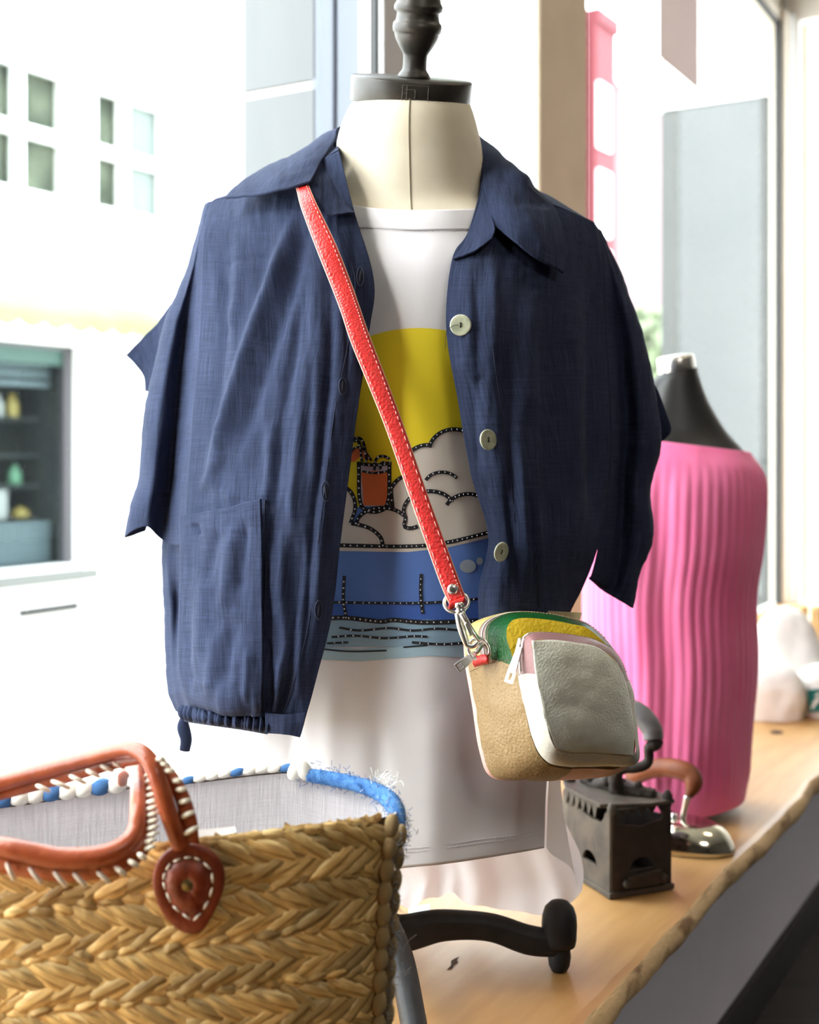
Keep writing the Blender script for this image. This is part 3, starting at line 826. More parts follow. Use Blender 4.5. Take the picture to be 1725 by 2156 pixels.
# printed picture: inked shapes lying on the cloth (sun, drink, foam, tub and water; studs along the outlines)
def inkmat(n, c): return M(n, c, rough=0.75, weave=(0.0011, 0.10, 0.0004, 0.02))
i_yel = inkmat('yellow_ink', srgb(246, 222, 40)); i_cream = inkmat('cream_ink', srgb(222, 214, 205)); i_blue = inkmat('blue_ink', srgb(92, 128, 205)); i_blue2 = inkmat('deep_blue_ink', srgb(62, 100, 184))
i_sea = inkmat('sea_ink', srgb(140, 172, 196)); i_sea2 = inkmat('pale_sea_ink', srgb(165, 195, 212)); i_org = inkmat('orange_ink', srgb(232, 120, 68)); i_blk = inkmat('black_ink', srgb(32, 32, 38)); i_lil = inkmat('lilac_ink', srgb(205, 190, 205)); i_grey = inkmat('grey_blue_ink', srgb(160, 172, 190))
LAY = [0.0006]
def ink(name, poly, mat, step=9):
    LAY[0] += 0.00006
    poly = [Vector(p) for p in poly]
    b = []
    n = len(poly)
    for i in range(n):
        a, c = poly[i], poly[(i + 1) % n]; m = max(1, int((c - a).length / step))
        for j in range(m): b.append(a + (c - a) * j / m)
    xs = [p.x for p in b]; ys = [p.y for p in b]
    pts = list(b)
    y = min(ys) + step / 2
    def inside(q):
        r = False; j = len(b) - 1
        for i in range(len(b)):
            if (b[i].y > q[1]) != (b[j].y > q[1]) and q[0] < (b[j].x - b[i].x) * (q[1] - b[i].y) / (b[j].y - b[i].y) + b[i].x: r = not r
            j = i
        return r
    while y < max(ys):
        x = min(xs) + step / 2
        while x < max(xs):
            if inside((x, y)): pts.append(Vector((x, y)))
            x += step
        y += step
    vs, es, fs_, *_ = delaunay_2d_cdt(pts, [], [list(range(len(b)))], 1, 1e-4)
    W_ = [drop(teebvh, q.x, q.y, LAY[0]) for q in vs]
    fs2 = [f for f in fs_ if all(W_[i] is not None for i in f)]
    W_ = [w if w is not None else Vector((0, 1.2, .9)) for w in W_]
    return mk(name, W_, fs2, mat, tee)
STUD = []
def stroke(pts, w, stud=9):
    """outline of given width; returns ribbon vertices and faces, and notes stud places"""
    C = crom(np.array(pts, float), max(8, int(sum(math.dist(a, b) for a, b in zip(pts, pts[1:])) / 5)), 0)
    T = np.gradient(C, axis=0); T /= np.linalg.norm(T, axis=1, keepdims=True) + 1e-9
    Nn = np.stack([-T[:, 1], T[:, 0]], 1)
    LN.append((C, Nn, w * 1.4))
    if stud:
        acc = 0
        for i in range(1, len(C)):
            acc += math.dist(C[i], C[i - 1])
            if acc >= stud: acc = 0; STUD.append((C[i][0], C[i][1]))
LN = []
def flush(name):
    LAY[0] += 0.00006
    v, f = [], []
    for C, Nn, w in LN:
        k = len(v); n = len(C)
        for c, q in zip(C, Nn):
            for sgn in (-1, 1):
                h = drop(teebvh, c[0] + sgn * q[0] * w / 2, c[1] + sgn * q[1] * w / 2, LAY[0])
                v.append(h if h is not None else Vector((0, 1.2, .9)))
        f += [(k + 2 * i, k + 2 * i + 1, k + 2 * i + 3, k + 2 * i + 2) for i in range(n - 1)]
    LN.clear()
    return mk(name, v, f, i_blk, tee)
def arc(cx, cy, rx, ry, a0, a1, n=24):
    return [(cx + rx * math.cos(math.radians(a0 + (a1 - a0) * i / n)), cy + ry * math.sin(math.radians(a0 + (a1 - a0) * i / n))) for i in range(n + 1)]
ink('printed_sun', arc(882, 905, 262, 214, 180, 360, 60) + [(1144, 1070), (620, 1070)], i_yel, 12)
ink('printed_tub_inside', [(640, 1075), (1140, 1040), (1140, 1150), (640, 1150)], i_blue, 12)
ink('printed_foam', [(640, 1150), (640, 1060), (700, 1020)] + arc(716, 1065, 34, 42, -90, 20, 8) + [(742, 1100)] + arc(806, 1105, 52, 34, 190, 330, 12) + [(858, 1092)] + arc(905, 1062, 50, 44, 160, 330, 12) +
    arc(985, 1062, 48, 40, 200, 340, 12) + [(1060, 1090), (1110, 1130), (1060, 1150)], i_cream, 10)
ink('printed_foam', [(836, 1100), (828, 1060)] + arc(868, 1040, 44, 40, 190, 290, 8) + arc(900, 985, 50, 48, 175, 275, 10) + arc(955, 950, 52, 46, 190, 340, 12) + arc(1010, 985, 46, 50, 250, 380, 10) + [(1080, 1060), (1080, 1130), (836, 1130)], i_cream, 10)
ink('printed_tub', [(640, 1152), (720, 1156), (860, 1158), (940, 1150), (1040, 1128), (1160, 1090), (1160, 1300), (1000, 1306), (860, 1304), (700, 1302), (620, 1302)], i_blue, 12)
ink('printed_tub_band', [(620, 1270), (720, 1272), (890, 1272), (1150, 1262), (1150, 1305), (890, 1308), (620, 1306)], i_blue2, 12)
ink('printed_rim', [(640, 1148), (720, 1150), (860, 1152), (940, 1143), (1040, 1120), (1160, 1080), (1160, 1092), (1040, 1130), (940, 1153), (860, 1162), (720, 1160), (640, 1158)], i_cream, 10)
ink('printed_sea', [(600, 1306), (720, 1300), (820, 1308), (900, 1304), (1000, 1310), (1150, 1300), (1150, 1360), (600, 1362)], i_sea, 12)
ink('printed_sea_wash', [(600, 1360), (760, 1366), (880, 1358), (1150, 1360), (1150, 1378), (980, 1384), (900, 1380), (760, 1392), (640, 1386), (600, 1392)], i_sea2, 12)
ink('printed_glass', [(757, 975), (822, 975), (816, 1066), (764, 1066)], i_lil, 8)
ink('printed_juice', [(762, 992), (820, 992), (815, 1064), (767, 1064)], i_org, 8)
ink('printed_bubble', arc(984, 1192, 17, 14, 0, 345, 20), i_grey, 7)
ink('printed_bubble', arc(1009, 1181, 7, 8, 0, 345, 14), i_grey, 5)
ink('printed_parasol', [(734, 972), (740, 955), (750, 943), (762, 944), (776, 958), (784, 970), (760, 962), (748, 972)], i_org, 6)
stroke([(757, 972), (764, 1066), (815, 1066), (822, 972)], 6); stroke([(757, 976), (790, 979), (822, 976)], 5); stroke([(764, 992), (790, 996), (818, 992)], 3.5)
stroke([(736, 924), (764, 926), (774, 970)], 4); stroke([(744, 928), (758, 932), (764, 972)], 4)
stroke([(790, 990), (794, 966), (808, 960), (822, 966)], 4); stroke([(802, 988), (806, 974), (822, 976)], 4)
stroke([(734, 972), (742, 952), (752, 942), (768, 948), (784, 970)], 3.5)
stroke([(690, 1020)] + arc(716, 1065, 34, 42, -90, 20, 8) + [(740, 1102)], 6)
stroke([(742, 1102)] + arc(806, 1105, 54, 36, 185, 335, 12) + [(852, 1108), (866, 1112), (880, 1108)], 6)
stroke(arc(905, 1076, 54, 42, 165, 330, 14), 6); stroke(arc(985, 1080, 50, 40, 205, 345, 12) + [(1048, 1100)], 6)
stroke([(828, 1070)] + arc(868, 1040, 44, 40, 190, 290, 8), 6); stroke(arc(900, 985, 50, 48, 165, 275, 10), 6); stroke(arc(955, 950, 52, 46, 190, 340, 12), 6); stroke(arc(1010, 985, 46, 50, 250, 380, 10), 6); stroke(arc(930, 1020, 36, 26, 200, 330, 8), 5)
stroke([(742, 1100), (780, 1112), (802, 1130), (808, 1148)], 6)
stroke([(640, 1146), (720, 1148), (860, 1150), (940, 1142), (1040, 1118)], 6)
stroke([(620, 1268), (720, 1268), (890, 1269), (1040, 1258)], 4, 12); stroke([(727, 1212), (725, 1262), (731, 1300)], 5); stroke([(887, 1208), (886, 1250), (890, 1292)], 5)
stroke([(640, 1308), (720, 1300), (800, 1308), (830, 1305), (900, 1310), (1020, 1306)], 7)
stroke([(716, 1321), (760, 1327), (820, 1322), (870, 1327), (920, 1323), (970, 1327)], 3.5, 22); stroke([(700, 1341), (750, 1338), (810, 1343), (870, 1339), (900, 1340)], 3.5, 14)
stroke([(690, 1354), (735, 1352)], 3, 14); stroke([(868, 1352), (930, 1356), (985, 1352)], 4, 12); stroke([(680, 1366), (740, 1371), (815, 1369)], 2.5, 0); stroke([(850, 1362), (900, 1358)], 2.5, 0)
flush('printed_outline')
m_stud = M('dark_metal_stud', (0.35, 0.36, 0.40), rough=0.25, metal=0.9)
bm = bmesh.new()
for x, y in STUD:
    h = drop(teebvh, x, y, LAY[0])
    if h is None: continue
    bmesh.ops.create_icosphere(bm, subdivisions=1, radius=0.0012, matrix=Matrix.Translation(h))
mkbm('stud', bm, m_stud, tee, True, kind='stuff', label='tiny metal studs along the printed outlines')

# ------------------------------------------------------------------ navy linen jacket
m_navy = M('navy_linen', (0.018, 0.0245, 0.053), (0.028, 0.0365, 0.074), 6, rough=0.92, weave=(0.0013, 0.32, 0.0008, 0.30), spec=0.12, bump=('noise', 160, 0.25, 0.0015))
m_navyd = M('navy_thread', (0.012, 0.016, 0.04), rough=0.9)
jk = empty('jacket', (0.0, AXY, 0.9), 'navy blue linen short-sleeved jacket hanging open over the T-shirt', 'jacket')
JL = [
 [(445, 425, 1.275), (520, 405, 1.255), (600, 375, 1.228), (650, 352, 1.212), (690, 330, 1.200), (714, 318, 1.195)],
 [(431, 480, 1.235), (510, 478, 1.200), (590, 470, 1.170), (650, 462, 1.155), (702, 452, 1.148), (746, 444, 1.150)],
 [(425, 580, 1.205), (510, 585, 1.160), (600, 588, 1.128), (670, 590, 1.112), (730, 590, 1.106), (787, 588, 1.112)],
 [(420, 700, 1.190), (505, 700, 1.140), (590, 700, 1.108), (660, 700, 1.093), (722, 700, 1.087), (778, 696, 1.094)],
 [(408, 850, 1.180), (490, 850, 1.130), (570, 850, 1.098), (640, 850, 1.083), (700, 850, 1.077), (755, 850, 1.084)],
 [(396, 1000, 1.175), (472, 1000, 1.125), (552, 1000, 1.094), (620, 1000, 1.078), (682, 1000, 1.072), (735, 1000, 1.080)],
 [(388, 1150, 1.172), (466, 1150, 1.120), (546, 1150, 1.089), (610, 1150, 1.076), (668, 1150, 1.072), (716, 1150, 1.080)],
 [(385, 1300, 1.170), (461, 1300, 1.118), (540, 1300, 1.087), (600, 1300, 1.076), (650, 1300, 1.073), (698, 1300, 1.081)],
 [(386, 1420, 1.168), (455, 1425, 1.116), (530, 1425, 1.088), (580, 1425, 1.078), (625, 1425, 1.076), (668, 1422, 1.082)],
 [(398, 1490, 1.168), (452, 1497, 1.125), (520, 1506, 1.102), (562, 1512, 1.096), (605, 1530, 1.090), (634, 1546, 1.088)]]
fll = folds([([(626, 440), (592, 550), (560, 640), (528, 730), (500, 820), (470, 920), (436, 1030)], 15, .010), ([(650, 470), (622, 570), (592, 665), (560, 760), (530, 860), (505, 950)], 15, -.006),
             ([(640, 600), (622, 720), (600, 860), (585, 1000), (560, 1130)], 13, -.005), ([(668, 560), (655, 700), (640, 860), (622, 1020), (612, 1140)], 12, .004), ([(700, 620), (690, 800), (676, 960), (660, 1120), (648, 1280), (630, 1440)], 11, -.0045),
             ([(470, 520), (474, 640), (466, 780), (450, 900)], 14, -.003), ([(505, 480), (500, 600), (492, 700)], 16, .003), ([(575, 880), (566, 1000), (560, 1060)], 12, .0035), ([(600, 1060), (596, 1200), (602, 1350), (586, 1500)], 12, .004), ([(636, 1120), (628, 1280), (612, 1420), (596, 1510)], 11, -.0045)])
rfl = ridge_field([
                   (700, 480, 690, 900, 12, -.004), (655, 620, 640, 1000, 14, -.004), (672, 640, 660, 1040, 10, .003), (600, 800, 590, 1080, 14, .003), (540, 860, 560, 1050, 14, -.003), (470, 560, 478, 760, 12, -.002), (455, 560, 580, 540, 9, -.0022),
                   (480, 640, 500, 720, 10, .002), (575, 1140, 590, 1330, 14, .004), (625, 1120, 600, 1420, 14, -.004), (640, 1200, 625, 1480, 12, .003), (560, 1330, 575, 1500, 10, -.005), (590, 1380, 580, 1510, 8, .004), (610, 1400, 590, 1515, 7, -.004),
                   (430, 1420, 440, 1495, 9, -.004), (455, 1420, 462, 1500, 8, .003), (485, 1440, 488, 1505, 8, -.004), (515, 1440, 520, 1505, 8, .003), (690, 900, 700, 1100, 10, .002), (430, 1000, 500, 1060, 12, .003), (420, 1040, 480, 950, 10, .003),
                   (726, 620, 735, 850, 8, -.002), (700, 960, 690, 1280, 10, -.0025), (672, 1060, 660, 1300, 10, .0025)])
def crump(x, y, a=1.0):
    return a * (.0016 * fbm(Vector((x / 46, y / 260, 5)), 2) + .0007 * fbm(Vector((x / 16, y / 90, 8)), 2) + .0005 * fbm(Vector((x / 60, y / 22, 2)), 2))
def edgefix(u): return min(1, u * 8) * min(1, (1 - u) * 8)
def dl(x, y, u, v): return (fll(x, y) + .7 * rfl(x, y) + crump(x, y)) * (0.25 + .75 * edgefix(u))
pl = surf('left_front', pxgrid(JL), 420, 130, m_navy, jk, dl, thick=0.0012)
jlV, jlF = o_data[pl.name]; jlb = BVHTree.FromPolygons([Vector(q) for q in jlV], jlF)
# sleeve at the window side: valley behind the front panel, then out to the cuff and round the back
SL = [
 [(455, 424, 1.283), (441, 426, 1.285), (437, 428, 1.292), (436, 430, 1.305), (470, 415, 1.36)],
 [(435, 560, 1.219), (414, 560, 1.240), (404, 562, 1.245), (394, 566, 1.290), (450, 560, 1.385)],
 [(429, 700, 1.201), (392, 700, 1.248), (364, 702, 1.243), (341, 705, 1.290), (390, 700, 1.390)],
 [(415, 870, 1.192), (376, 870, 1.254), (335, 872, 1.243), (305, 876, 1.292), (350, 872, 1.39)],
 [(404, 1000, 1.187), (362, 1003, 1.258), (322, 1003, 1.240), (293, 1003, 1.288), (340, 1003, 1.38)],
 [(399, 1070, 1.186), (352, 1085, 1.255), (310, 1075, 1.238), (276, 1065, 1.278), (320, 1070, 1.37)],
 [(399, 1150, 1.186), (350, 1142, 1.252), (306, 1108, 1.242), (262, 1132, 1.276), (306, 1118, 1.35)]]
def ds(x, y, u, v): return crump(x, y, 1.0) * (0.2 + .8 * edgefix(u))
sl = surf('sleeve', pxgrid(SL), 200, 80, m_navy, jk, ds, thick=0.0012)
slV, slF = o_data[sl.name]
# rear cuff flap of that sleeve
RF = [[(362, 640, 1.315), (335, 676, 1.325), (300, 712, 1.335), (266, 748, 1.34)], [(358, 690, 1.31), (335, 716, 1.32), (310, 742, 1.33), (284, 766, 1.338)],
      [(350, 760, 1.31), (335, 772, 1.318), (318, 782, 1.328), (302, 792, 1.335)], [(340, 820, 1.32), (330, 822, 1.325), (318, 824, 1.33), (307, 824, 1.335)]]
surf('cuff_flap', pxgrid(RF), 40, 40, m_navy, jk, lambda x, y, u, v: crump(x, y, .8), thick=0.0014)
# body under the sleeve, turning to the back
SB = [[(400, 1090, 1.20), (375, 1095, 1.255), (352, 1100, 1.285), (340, 1100, 1.31), (380, 1100, 1.39)], [(400, 1180, 1.20), (376, 1190, 1.25), (352, 1190, 1.27), (342, 1190, 1.31), (380, 1190, 1.40)],
      [(400, 1270, 1.20), (380, 1270, 1.265), (358, 1270, 1.27), (347, 1270, 1.31), (390, 1270, 1.40)], [(400, 1380, 1.20), (378, 1380, 1.255), (362, 1380, 1.275), (352, 1380, 1.31), (400, 1380, 1.40)],
      [(402, 1450, 1.20), (382, 1450, 1.25), (366, 1450, 1.275), (357, 1450, 1.31), (410, 1450, 1.40)], [(410, 1500, 1.21), (394, 1502, 1.25), (380, 1500, 1.275), (374, 1496, 1.30), (420, 1495, 1.39)]]
surf('side', pxgrid(SB), 110, 50, m_navy, jk, lambda x, y, u, v: crump(x, y, 1.2) * edgefix(u), thick=0.0012)
# gathered hem channel, flat tab and loose tie end
GB = [[(384, 1484, 1.200), (400, 1488, 1.165), (450, 1496, 1.124), (510, 1505, 1.102), (566, 1512, 1.094)], [(382, 1496, 1.198), (400, 1500, 1.158), (450, 1508, 1.116), (510, 1517, 1.094), (568, 1524, 1.087)],
      [(383, 1508, 1.198), (400, 1512, 1.158), (450, 1520, 1.116), (510, 1528, 1.094), (566, 1536, 1.087)], [(388, 1518, 1.202), (402, 1521, 1.166), (452, 1528, 1.125), (512, 1536, 1.103), (564, 1545, 1.095)]]
surf('gathered_hem', pxgrid(GB), 26, 220, m_navy, jk, lambda x, y, u, v: (.0028 * math.sin(u * 82 + 1.3 * math.sin(u * 21)) + .0012 * math.sin(u * 171)) * math.sin(math.pi * min(1, v + .1)), thick=0.0012)
TBp = [[(560, 1500, 1.086), (600, 1504, 1.080), (644, 1500, 1.080)], [(560, 1522, 1.086), (600, 1524, 1.079), (641, 1522, 1.079)], [(560, 1542, 1.088), (602, 1546, 1.080), (632, 1552, 1.080)]]
surf('hem_tab', pxgrid(TBp), 26, 40, m_navy, jk, lambda x, y, u, v: crump(x, y, .6), thick=0.0022)
tube('tie_end', [P(388, 1506, 1.205), P(386, 1530, 1.200), P(392, 1556, 1.198), P(389, 1580, 1.200)], [.003, .0062, .0058, .0052], m_navy, jk, 12, 24, flat=.6)
# pocket with its turned edge
PK = [[(388, 1086, 1.168), (440, 1078, 1.130), (490, 1068, 1.104), (530, 1056, 1.088), (556, 1050, 1.080)], [(389, 1150, 1.166), (440, 1150, 1.126), (492, 1150, 1.100), (532, 1150, 1.086), (558, 1150, 1.080)],
      [(387, 1280, 1.164), (438, 1280, 1.122), (490, 1280, 1.098), (530, 1280, 1.084), (558, 1280, 1.078)], [(386, 1400, 1.163), (436, 1405, 1.114), (488, 1405, 1.088), (528, 1405, 1.080), (556, 1405, 1.078)],
      [(400, 1462, 1.158), (446, 1474, 1.112), (490, 1478, 1.088), (528, 1474, 1.082), (552, 1465, 1.080)], [(408, 1478, 1.162), (450, 1490, 1.124), (492, 1496, 1.102), (526, 1498, 1.094), (552, 1498, 1.090)]]
rpk = ridge_field([(500, 1100, 480, 1300, 14, .004), (525, 1090, 510, 1260, 12, -.004), (470, 1110, 440, 1240, 12, -.003), (440, 1200, 430, 1400, 14, .003), (505, 1300, 470, 1460, 14, -.004), (530, 1360, 520, 1480, 9, .003), (460, 1330, 450, 1470, 10, .003), (420, 1100, 430, 1130, 6, -.003), (405, 1300, 412, 1460, 10, -.003)])
surf('pocket', pxgrid(PK), 160, 70, m_navy, jk, lambda x, y, u, v: (rpk(x, y) + crump(x, y)) * (.35 + .65 * edgefix(u)) + .0042, thick=0.0022)
def seamline(pts, bvh, r, parent, mat=m_navyd, lift=.0006, n=None):
    q = [drop(bvh, x, y, lift) for x, y in pts]
    q = [p for p in q if p is not None]
    return tube('seam', q, r, mat, parent, 5, n or len(q) * 4)
seamline([(559, 1052), (560, 1120), (562, 1200), (559, 1280), (555, 1340), (553, 1420), (557, 1500)], jlb, .0009, jk, lift=.0012)
# placket stitching
seamline([(708, 470), (742, 560), (748, 620), (735, 720), (708, 850), (690, 980), (672, 1130), (655, 1290), (625, 1420), (596, 1505)], jlb, .0005, jk)
def placket(name, X, w, bvh, Yoff):
    pass
# buttonholes
m_hole = M('buttonhole_gap', (0.006, 0.007, 0.015), rough=0.9)
m_hthread = M('buttonhole_thread', (0.022, 0.028, 0.06), rough=0.8)
for (x0, y0, x1, y1) in ((761, 568, 757, 600), (722, 800, 720, 828), (684, 1018, 688, 1052), (672, 1268, 670, 1300)):
    bh = tube('buttonhole', [drop(jlb, x0 + (x1 - x0) * t, y0 + (y1 - y0) * t, .0006) for t in (0, .33, .66, 1)], [.0004, .0012, .0012, .0004], m_hole, jk, 8, 14)
    tube('stitching', [drop(jlb, x0 + (x1 - x0) * .5 + 7 * math.sin(a), y0 + (y1 - y0) * .5 - (abs(y1 - y0) * .62) * math.cos(a), .0008) for a in np.linspace(0, 2 * math.pi, 13)[:-1]], .0006, m_hthread, bh, 6, 36, closed=True)

# right front, the side turned away from the window
JR = [
 [(1012, 400, 1.200), (1060, 405, 1.210), (1120, 420, 1.228), (1180, 440, 1.250), (1252, 470, 1.280)],
 [(985, 490, 1.160), (1035, 488, 1.160), (1110, 490, 1.180), (1185, 505, 1.210), (1262, 520, 1.262)],
 [(952, 548, 1.130), (1010, 548, 1.126), (1090, 552, 1.142), (1180, 562, 1.180), (1268, 578, 1.250)],
 [(940, 690, 1.104), (1000, 690, 1.090), (1085, 695, 1.106), (1180, 700, 1.160), (1275, 706, 1.240)],
 [(966, 850, 1.092), (1028, 850, 1.080), (1110, 855, 1.098), (1195, 860, 1.150), (1283, 866, 1.230)],
 [(993, 1000, 1.088), (1055, 1000, 1.076), (1130, 1000, 1.092), (1205, 1005, 1.145), (1281, 1010, 1.228)],
 [(1029, 1130, 1.086), (1075, 1130, 1.076), (1140, 1130, 1.090), (1205, 1130, 1.140), (1264, 1132, 1.220)],
 [(1008, 1250, 1.088), (1060, 1250, 1.078), (1120, 1250, 1.092), (1175, 1248, 1.135), (1228, 1232, 1.210)],
 [(1014, 1380, 1.090), (1062, 1380, 1.082), (1115, 1375, 1.097), (1160, 1350, 1.135), (1196, 1300, 1.205)],
 [(1020, 1470, 1.096), (1064, 1470, 1.090), (1110, 1465, 1.105), (1155, 1440, 1.14), (1190, 1360, 1.205)]]
rfr = ridge_field([(1000, 560, 1010, 900, 12, -.003), (1120, 600, 1110, 900, 20, .005), (1150, 620, 1160, 1200, 18, -.005), (1060, 720, 1090, 1100, 16, -.004), (1085, 880, 1120, 1240, 10, .004), (1200, 560, 1210, 1100, 22, .006), (1245, 600, 1250, 1120, 14, -.006),
                   (960, 760, 1010, 800, 12, .003), (985, 780, 1010, 1000, 10, -.003), (1060, 1000, 1100, 1260, 9, -.003), (1110, 1000, 1130, 1280, 8, -.003), (1040, 560, 1035, 760, 10, .002)])
def dr(x, y, u, v): return (rfr(x, y) + crump(x, y)) * (0.3 + .7 * edgefix(u))
pr = surf('right_front', pxgrid(JR), 360, 110, m_navy, jk, dr, thick=0.0012)
jrV, jrF = o_data[pr.name]; jrb = BVHTree.FromPolygons([Vector(q) for q in jrV], jrF)
SR = [
 [(1252, 470, 1.282), (1255, 474, 1.290), (1259, 480, 1.298), (1264, 486, 1.310), (1230, 470, 1.37)],
 [(1268, 578, 1.254), (1284, 582, 1.268), (1298, 586, 1.272), (1312, 590, 1.310), (1260, 580, 1.40)],
 [(1276, 706, 1.244), (1302, 706, 1.272), (1330, 700, 1.266), (1350, 698, 1.310), (1290, 700, 1.41)],
 [(1284, 866, 1.235), (1316, 866, 1.278), (1350, 862, 1.268), (1384, 850, 1.312), (1320, 860, 1.41)],
 [(1283, 935, 1.234), (1314, 938, 1.278), (1352, 940, 1.266), (1392, 938, 1.310), (1330, 935, 1.41)],
 [(1281, 1012, 1.232), (1310, 1015, 1.276), (1340, 1025, 1.264), (1367, 1032, 1.305), (1330, 1020, 1.41)],
 [(1264, 1134, 1.225), (1304, 1138, 1.272), (1342, 1132, 1.262), (1376, 1122, 1.300), (1335, 1125, 1.40)],
 [(1248, 1205, 1.218), (1290, 1225, 1.265), (1322, 1215, 1.258), (1348, 1205, 1.295), (1320, 1205, 1.39)],
 [(1240, 1218, 1.215), (1268, 1242, 1.262), (1304, 1264, 1.256), (1334, 1280, 1.288), (1300, 1250, 1.38)]]
surf('sleeve', pxgrid(SR), 200, 80, m_navy, jk, lambda x, y, u, v: crump(x, y, 1.1) * (.2 + .8 * edgefix(u)), thick=0.0012)
CF = [[(1372, 800, 1.325), (1380, 812, 1.325), (1386, 822, 1.325)], [(1378, 860, 1.325), (1392, 866, 1.325), (1402, 868, 1.327)], [(1384, 905, 1.325), (1400, 906, 1.325), (1413, 905, 1.328)], [(1380, 930, 1.325), (1390, 930, 1.325), (1398, 926, 1.328)]]
surf('cuff_flap', pxgrid(CF), 24, 16, m_navy, jk, thick=0.0014)
# back of the jacket, from one sleeve round to the other
BK = []
for (y, xl, xr, Ys, Ym) in ((300, 705, 1005, 1.31, 1.35), (360, 610, 1075, 1.325, 1.37), (420, 500, 1150, 1.35, 1.40), (480, 452, 1240, 1.37, 1.41), (560, 450, 1260, 1.385, 1.42), (700, 390, 1290, 1.39, 1.425), (870, 350, 1320, 1.39, 1.43), (1000, 345, 1330, 1.385, 1.43), (1150, 380, 1240, 1.39, 1.43), (1300, 390, 1195, 1.40, 1.43), (1490, 420, 1180, 1.39, 1.42)):
    BK.append([(xl + (xr - xl) * i / 8, y, Ys + (Ym - Ys) * math.sin(math.pi * i / 8)) for i in range(9)])
surf('back', pxgrid(BK), 80, 70, m_navy, jk, lambda x, y, u, v: .004 * math.sin(u * 40) * v, thick=0.0012)
# shoulder tops joining front and back
for ctrl in ([[(446, 424, 1.276), (520, 404, 1.256), (600, 374, 1.230), (652, 350, 1.214), (714, 316, 1.197)], [(470, 418, 1.36), (540, 396, 1.33), (610, 366, 1.31), (660, 340, 1.30), (712, 304, 1.29)]],
             [[(1012, 398, 1.202), (1060, 403, 1.212), (1120, 418, 1.230), (1180, 438, 1.252), (1252, 469, 1.282)], [(1016, 310, 1.30), (1060, 360, 1.31), (1110, 392, 1.325), (1170, 420, 1.34), (1230, 468, 1.37)]]):
    a, b = ctrl
    mid = [((x0 + x1) / 2, (y0 + y1) / 2 - 4, (Y0 + Y1) / 2) for (x0, y0, Y0), (x1, y1, Y1) in zip(a, b)]
    surf('shoulder', pxgrid([a, mid, b]), 20, 50, m_navy, jk, thick=0.0012)
# collar
CLf = [[(655, 383, 1.150), (600, 398, 1.155), (540, 411, 1.178), (473, 416, 1.208)], [(672, 350, 1.185), (620, 364, 1.180), (560, 382, 1.200), (500, 390, 1.235)], [(690, 318, 1.215), (645, 328, 1.215), (600, 342, 1.240), (556, 355, 1.275)],
      [(705, 290, 1.245), (680, 294, 1.258), (655, 305, 1.280), (626, 322, 1.310)], [(716, 268, 1.28), (706, 272, 1.305), (695, 280, 1.335), (680, 300, 1.36)], [(780, 258, 1.340), (780, 262, 1.36), (780, 280, 1.385), (780, 320, 1.40)],
      [(866, 256, 1.345), (866, 260, 1.37), (866, 280, 1.395), (866, 330, 1.41)], [(950, 262, 1.340), (950, 266, 1.36), (950, 290, 1.385), (950, 330, 1.40)], [(1004, 284, 1.30), (1010, 288, 1.315), (1022, 300, 1.335), (1040, 325, 1.36)],
      [(1013, 312, 1.262), (1030, 314, 1.268), (1052, 324, 1.285), (1075, 346, 1.305)], [(1015, 345, 1.235), (1046, 346, 1.232), (1082, 360, 1.242), (1118, 390, 1.268)], [(1018, 388, 1.205), (1065, 393, 1.195), (1117, 408, 1.198), (1166, 434, 1.222)],
      [(1028, 432, 1.175), (1075, 447, 1.152), (1130, 472, 1.152), (1186, 502, 1.176)], [(1040, 474, 1.148), (1085, 509, 1.130), (1130, 543, 1.132), (1187, 574, 1.150)]]
rfc = ridge_field([(560, 396, 690, 330, 12, .002), (590, 370, 660, 350, 8, -.002), (1060, 380, 1140, 380, 14, .003), (1080, 420, 1160, 430, 12, -.003), (1060, 340, 1110, 400, 12, .003), (1110, 450, 1150, 540, 12, .002)])
collar = surf('collar', pxgrid(CLf), 260, 60, m_navy, jk, lambda x, y, u, v: rfc(x, y) + crump(x, y, .7) - .0002, thick=0.0022)
clV, clF = o_data[collar.name]; clb = BVHTree.FromPolygons([Vector(q) for q in clV], clF)
seamline([(650, 392), (600, 405), (540, 417), (480, 421)][0:0] or [(640, 376), (590, 391), (540, 402), (490, 408)], clb, .0004, jk)
seamline([(1054, 480), (1100, 514), (1140, 544), (1176, 562)], clb, .0004, jk); seamline([(1176, 560), (1174, 500), (1157, 438), (1110, 392)], clb, .0004, jk)
# collar stand, left and right
CSl = [[(716, 270, 1.275), (714, 280, 1.262), (712, 300, 1.240)], [(700, 298, 1.243), (706, 320, 1.225), (712, 345, 1.208)], [(680, 332, 1.208), (700, 360, 1.190), (722, 390, 1.178)], [(660, 366, 1.172), (694, 400, 1.160), (736, 424, 1.160)],
       [(645, 412, 1.146), (690, 430, 1.142), (742, 440, 1.148)], [(668, 448, 1.138), (705, 452, 1.132), (747, 446, 1.142)]]
surf('collar_stand', pxgrid(CSl), 70, 40, m_navy, jk, lambda x, y, u, v: crump(x, y, 1.5) - .001, thick=0.002)
CSr = [[(1014, 310, 1.262), (1012, 330, 1.250), (1012, 350, 1.240)], [(1016, 350, 1.232), (1014, 380, 1.218), (1010, 405, 1.208)], [(1022, 405, 1.196), (1012, 430, 1.182), (1002, 448, 1.178)], [(1030, 440, 1.170), (1010, 468, 1.160), (990, 480, 1.158)],
       [(1042, 478, 1.140), (1012, 502, 1.134), (976, 514, 1.138)], [(1036, 502, 1.130), (1005, 524, 1.124), (955, 546, 1.126)]]
surf('collar_stand', pxgrid(CSr), 70, 40, m_navy, jk, lambda x, y, u, v: crump(x, y, .8) - .001, thick=0.002)
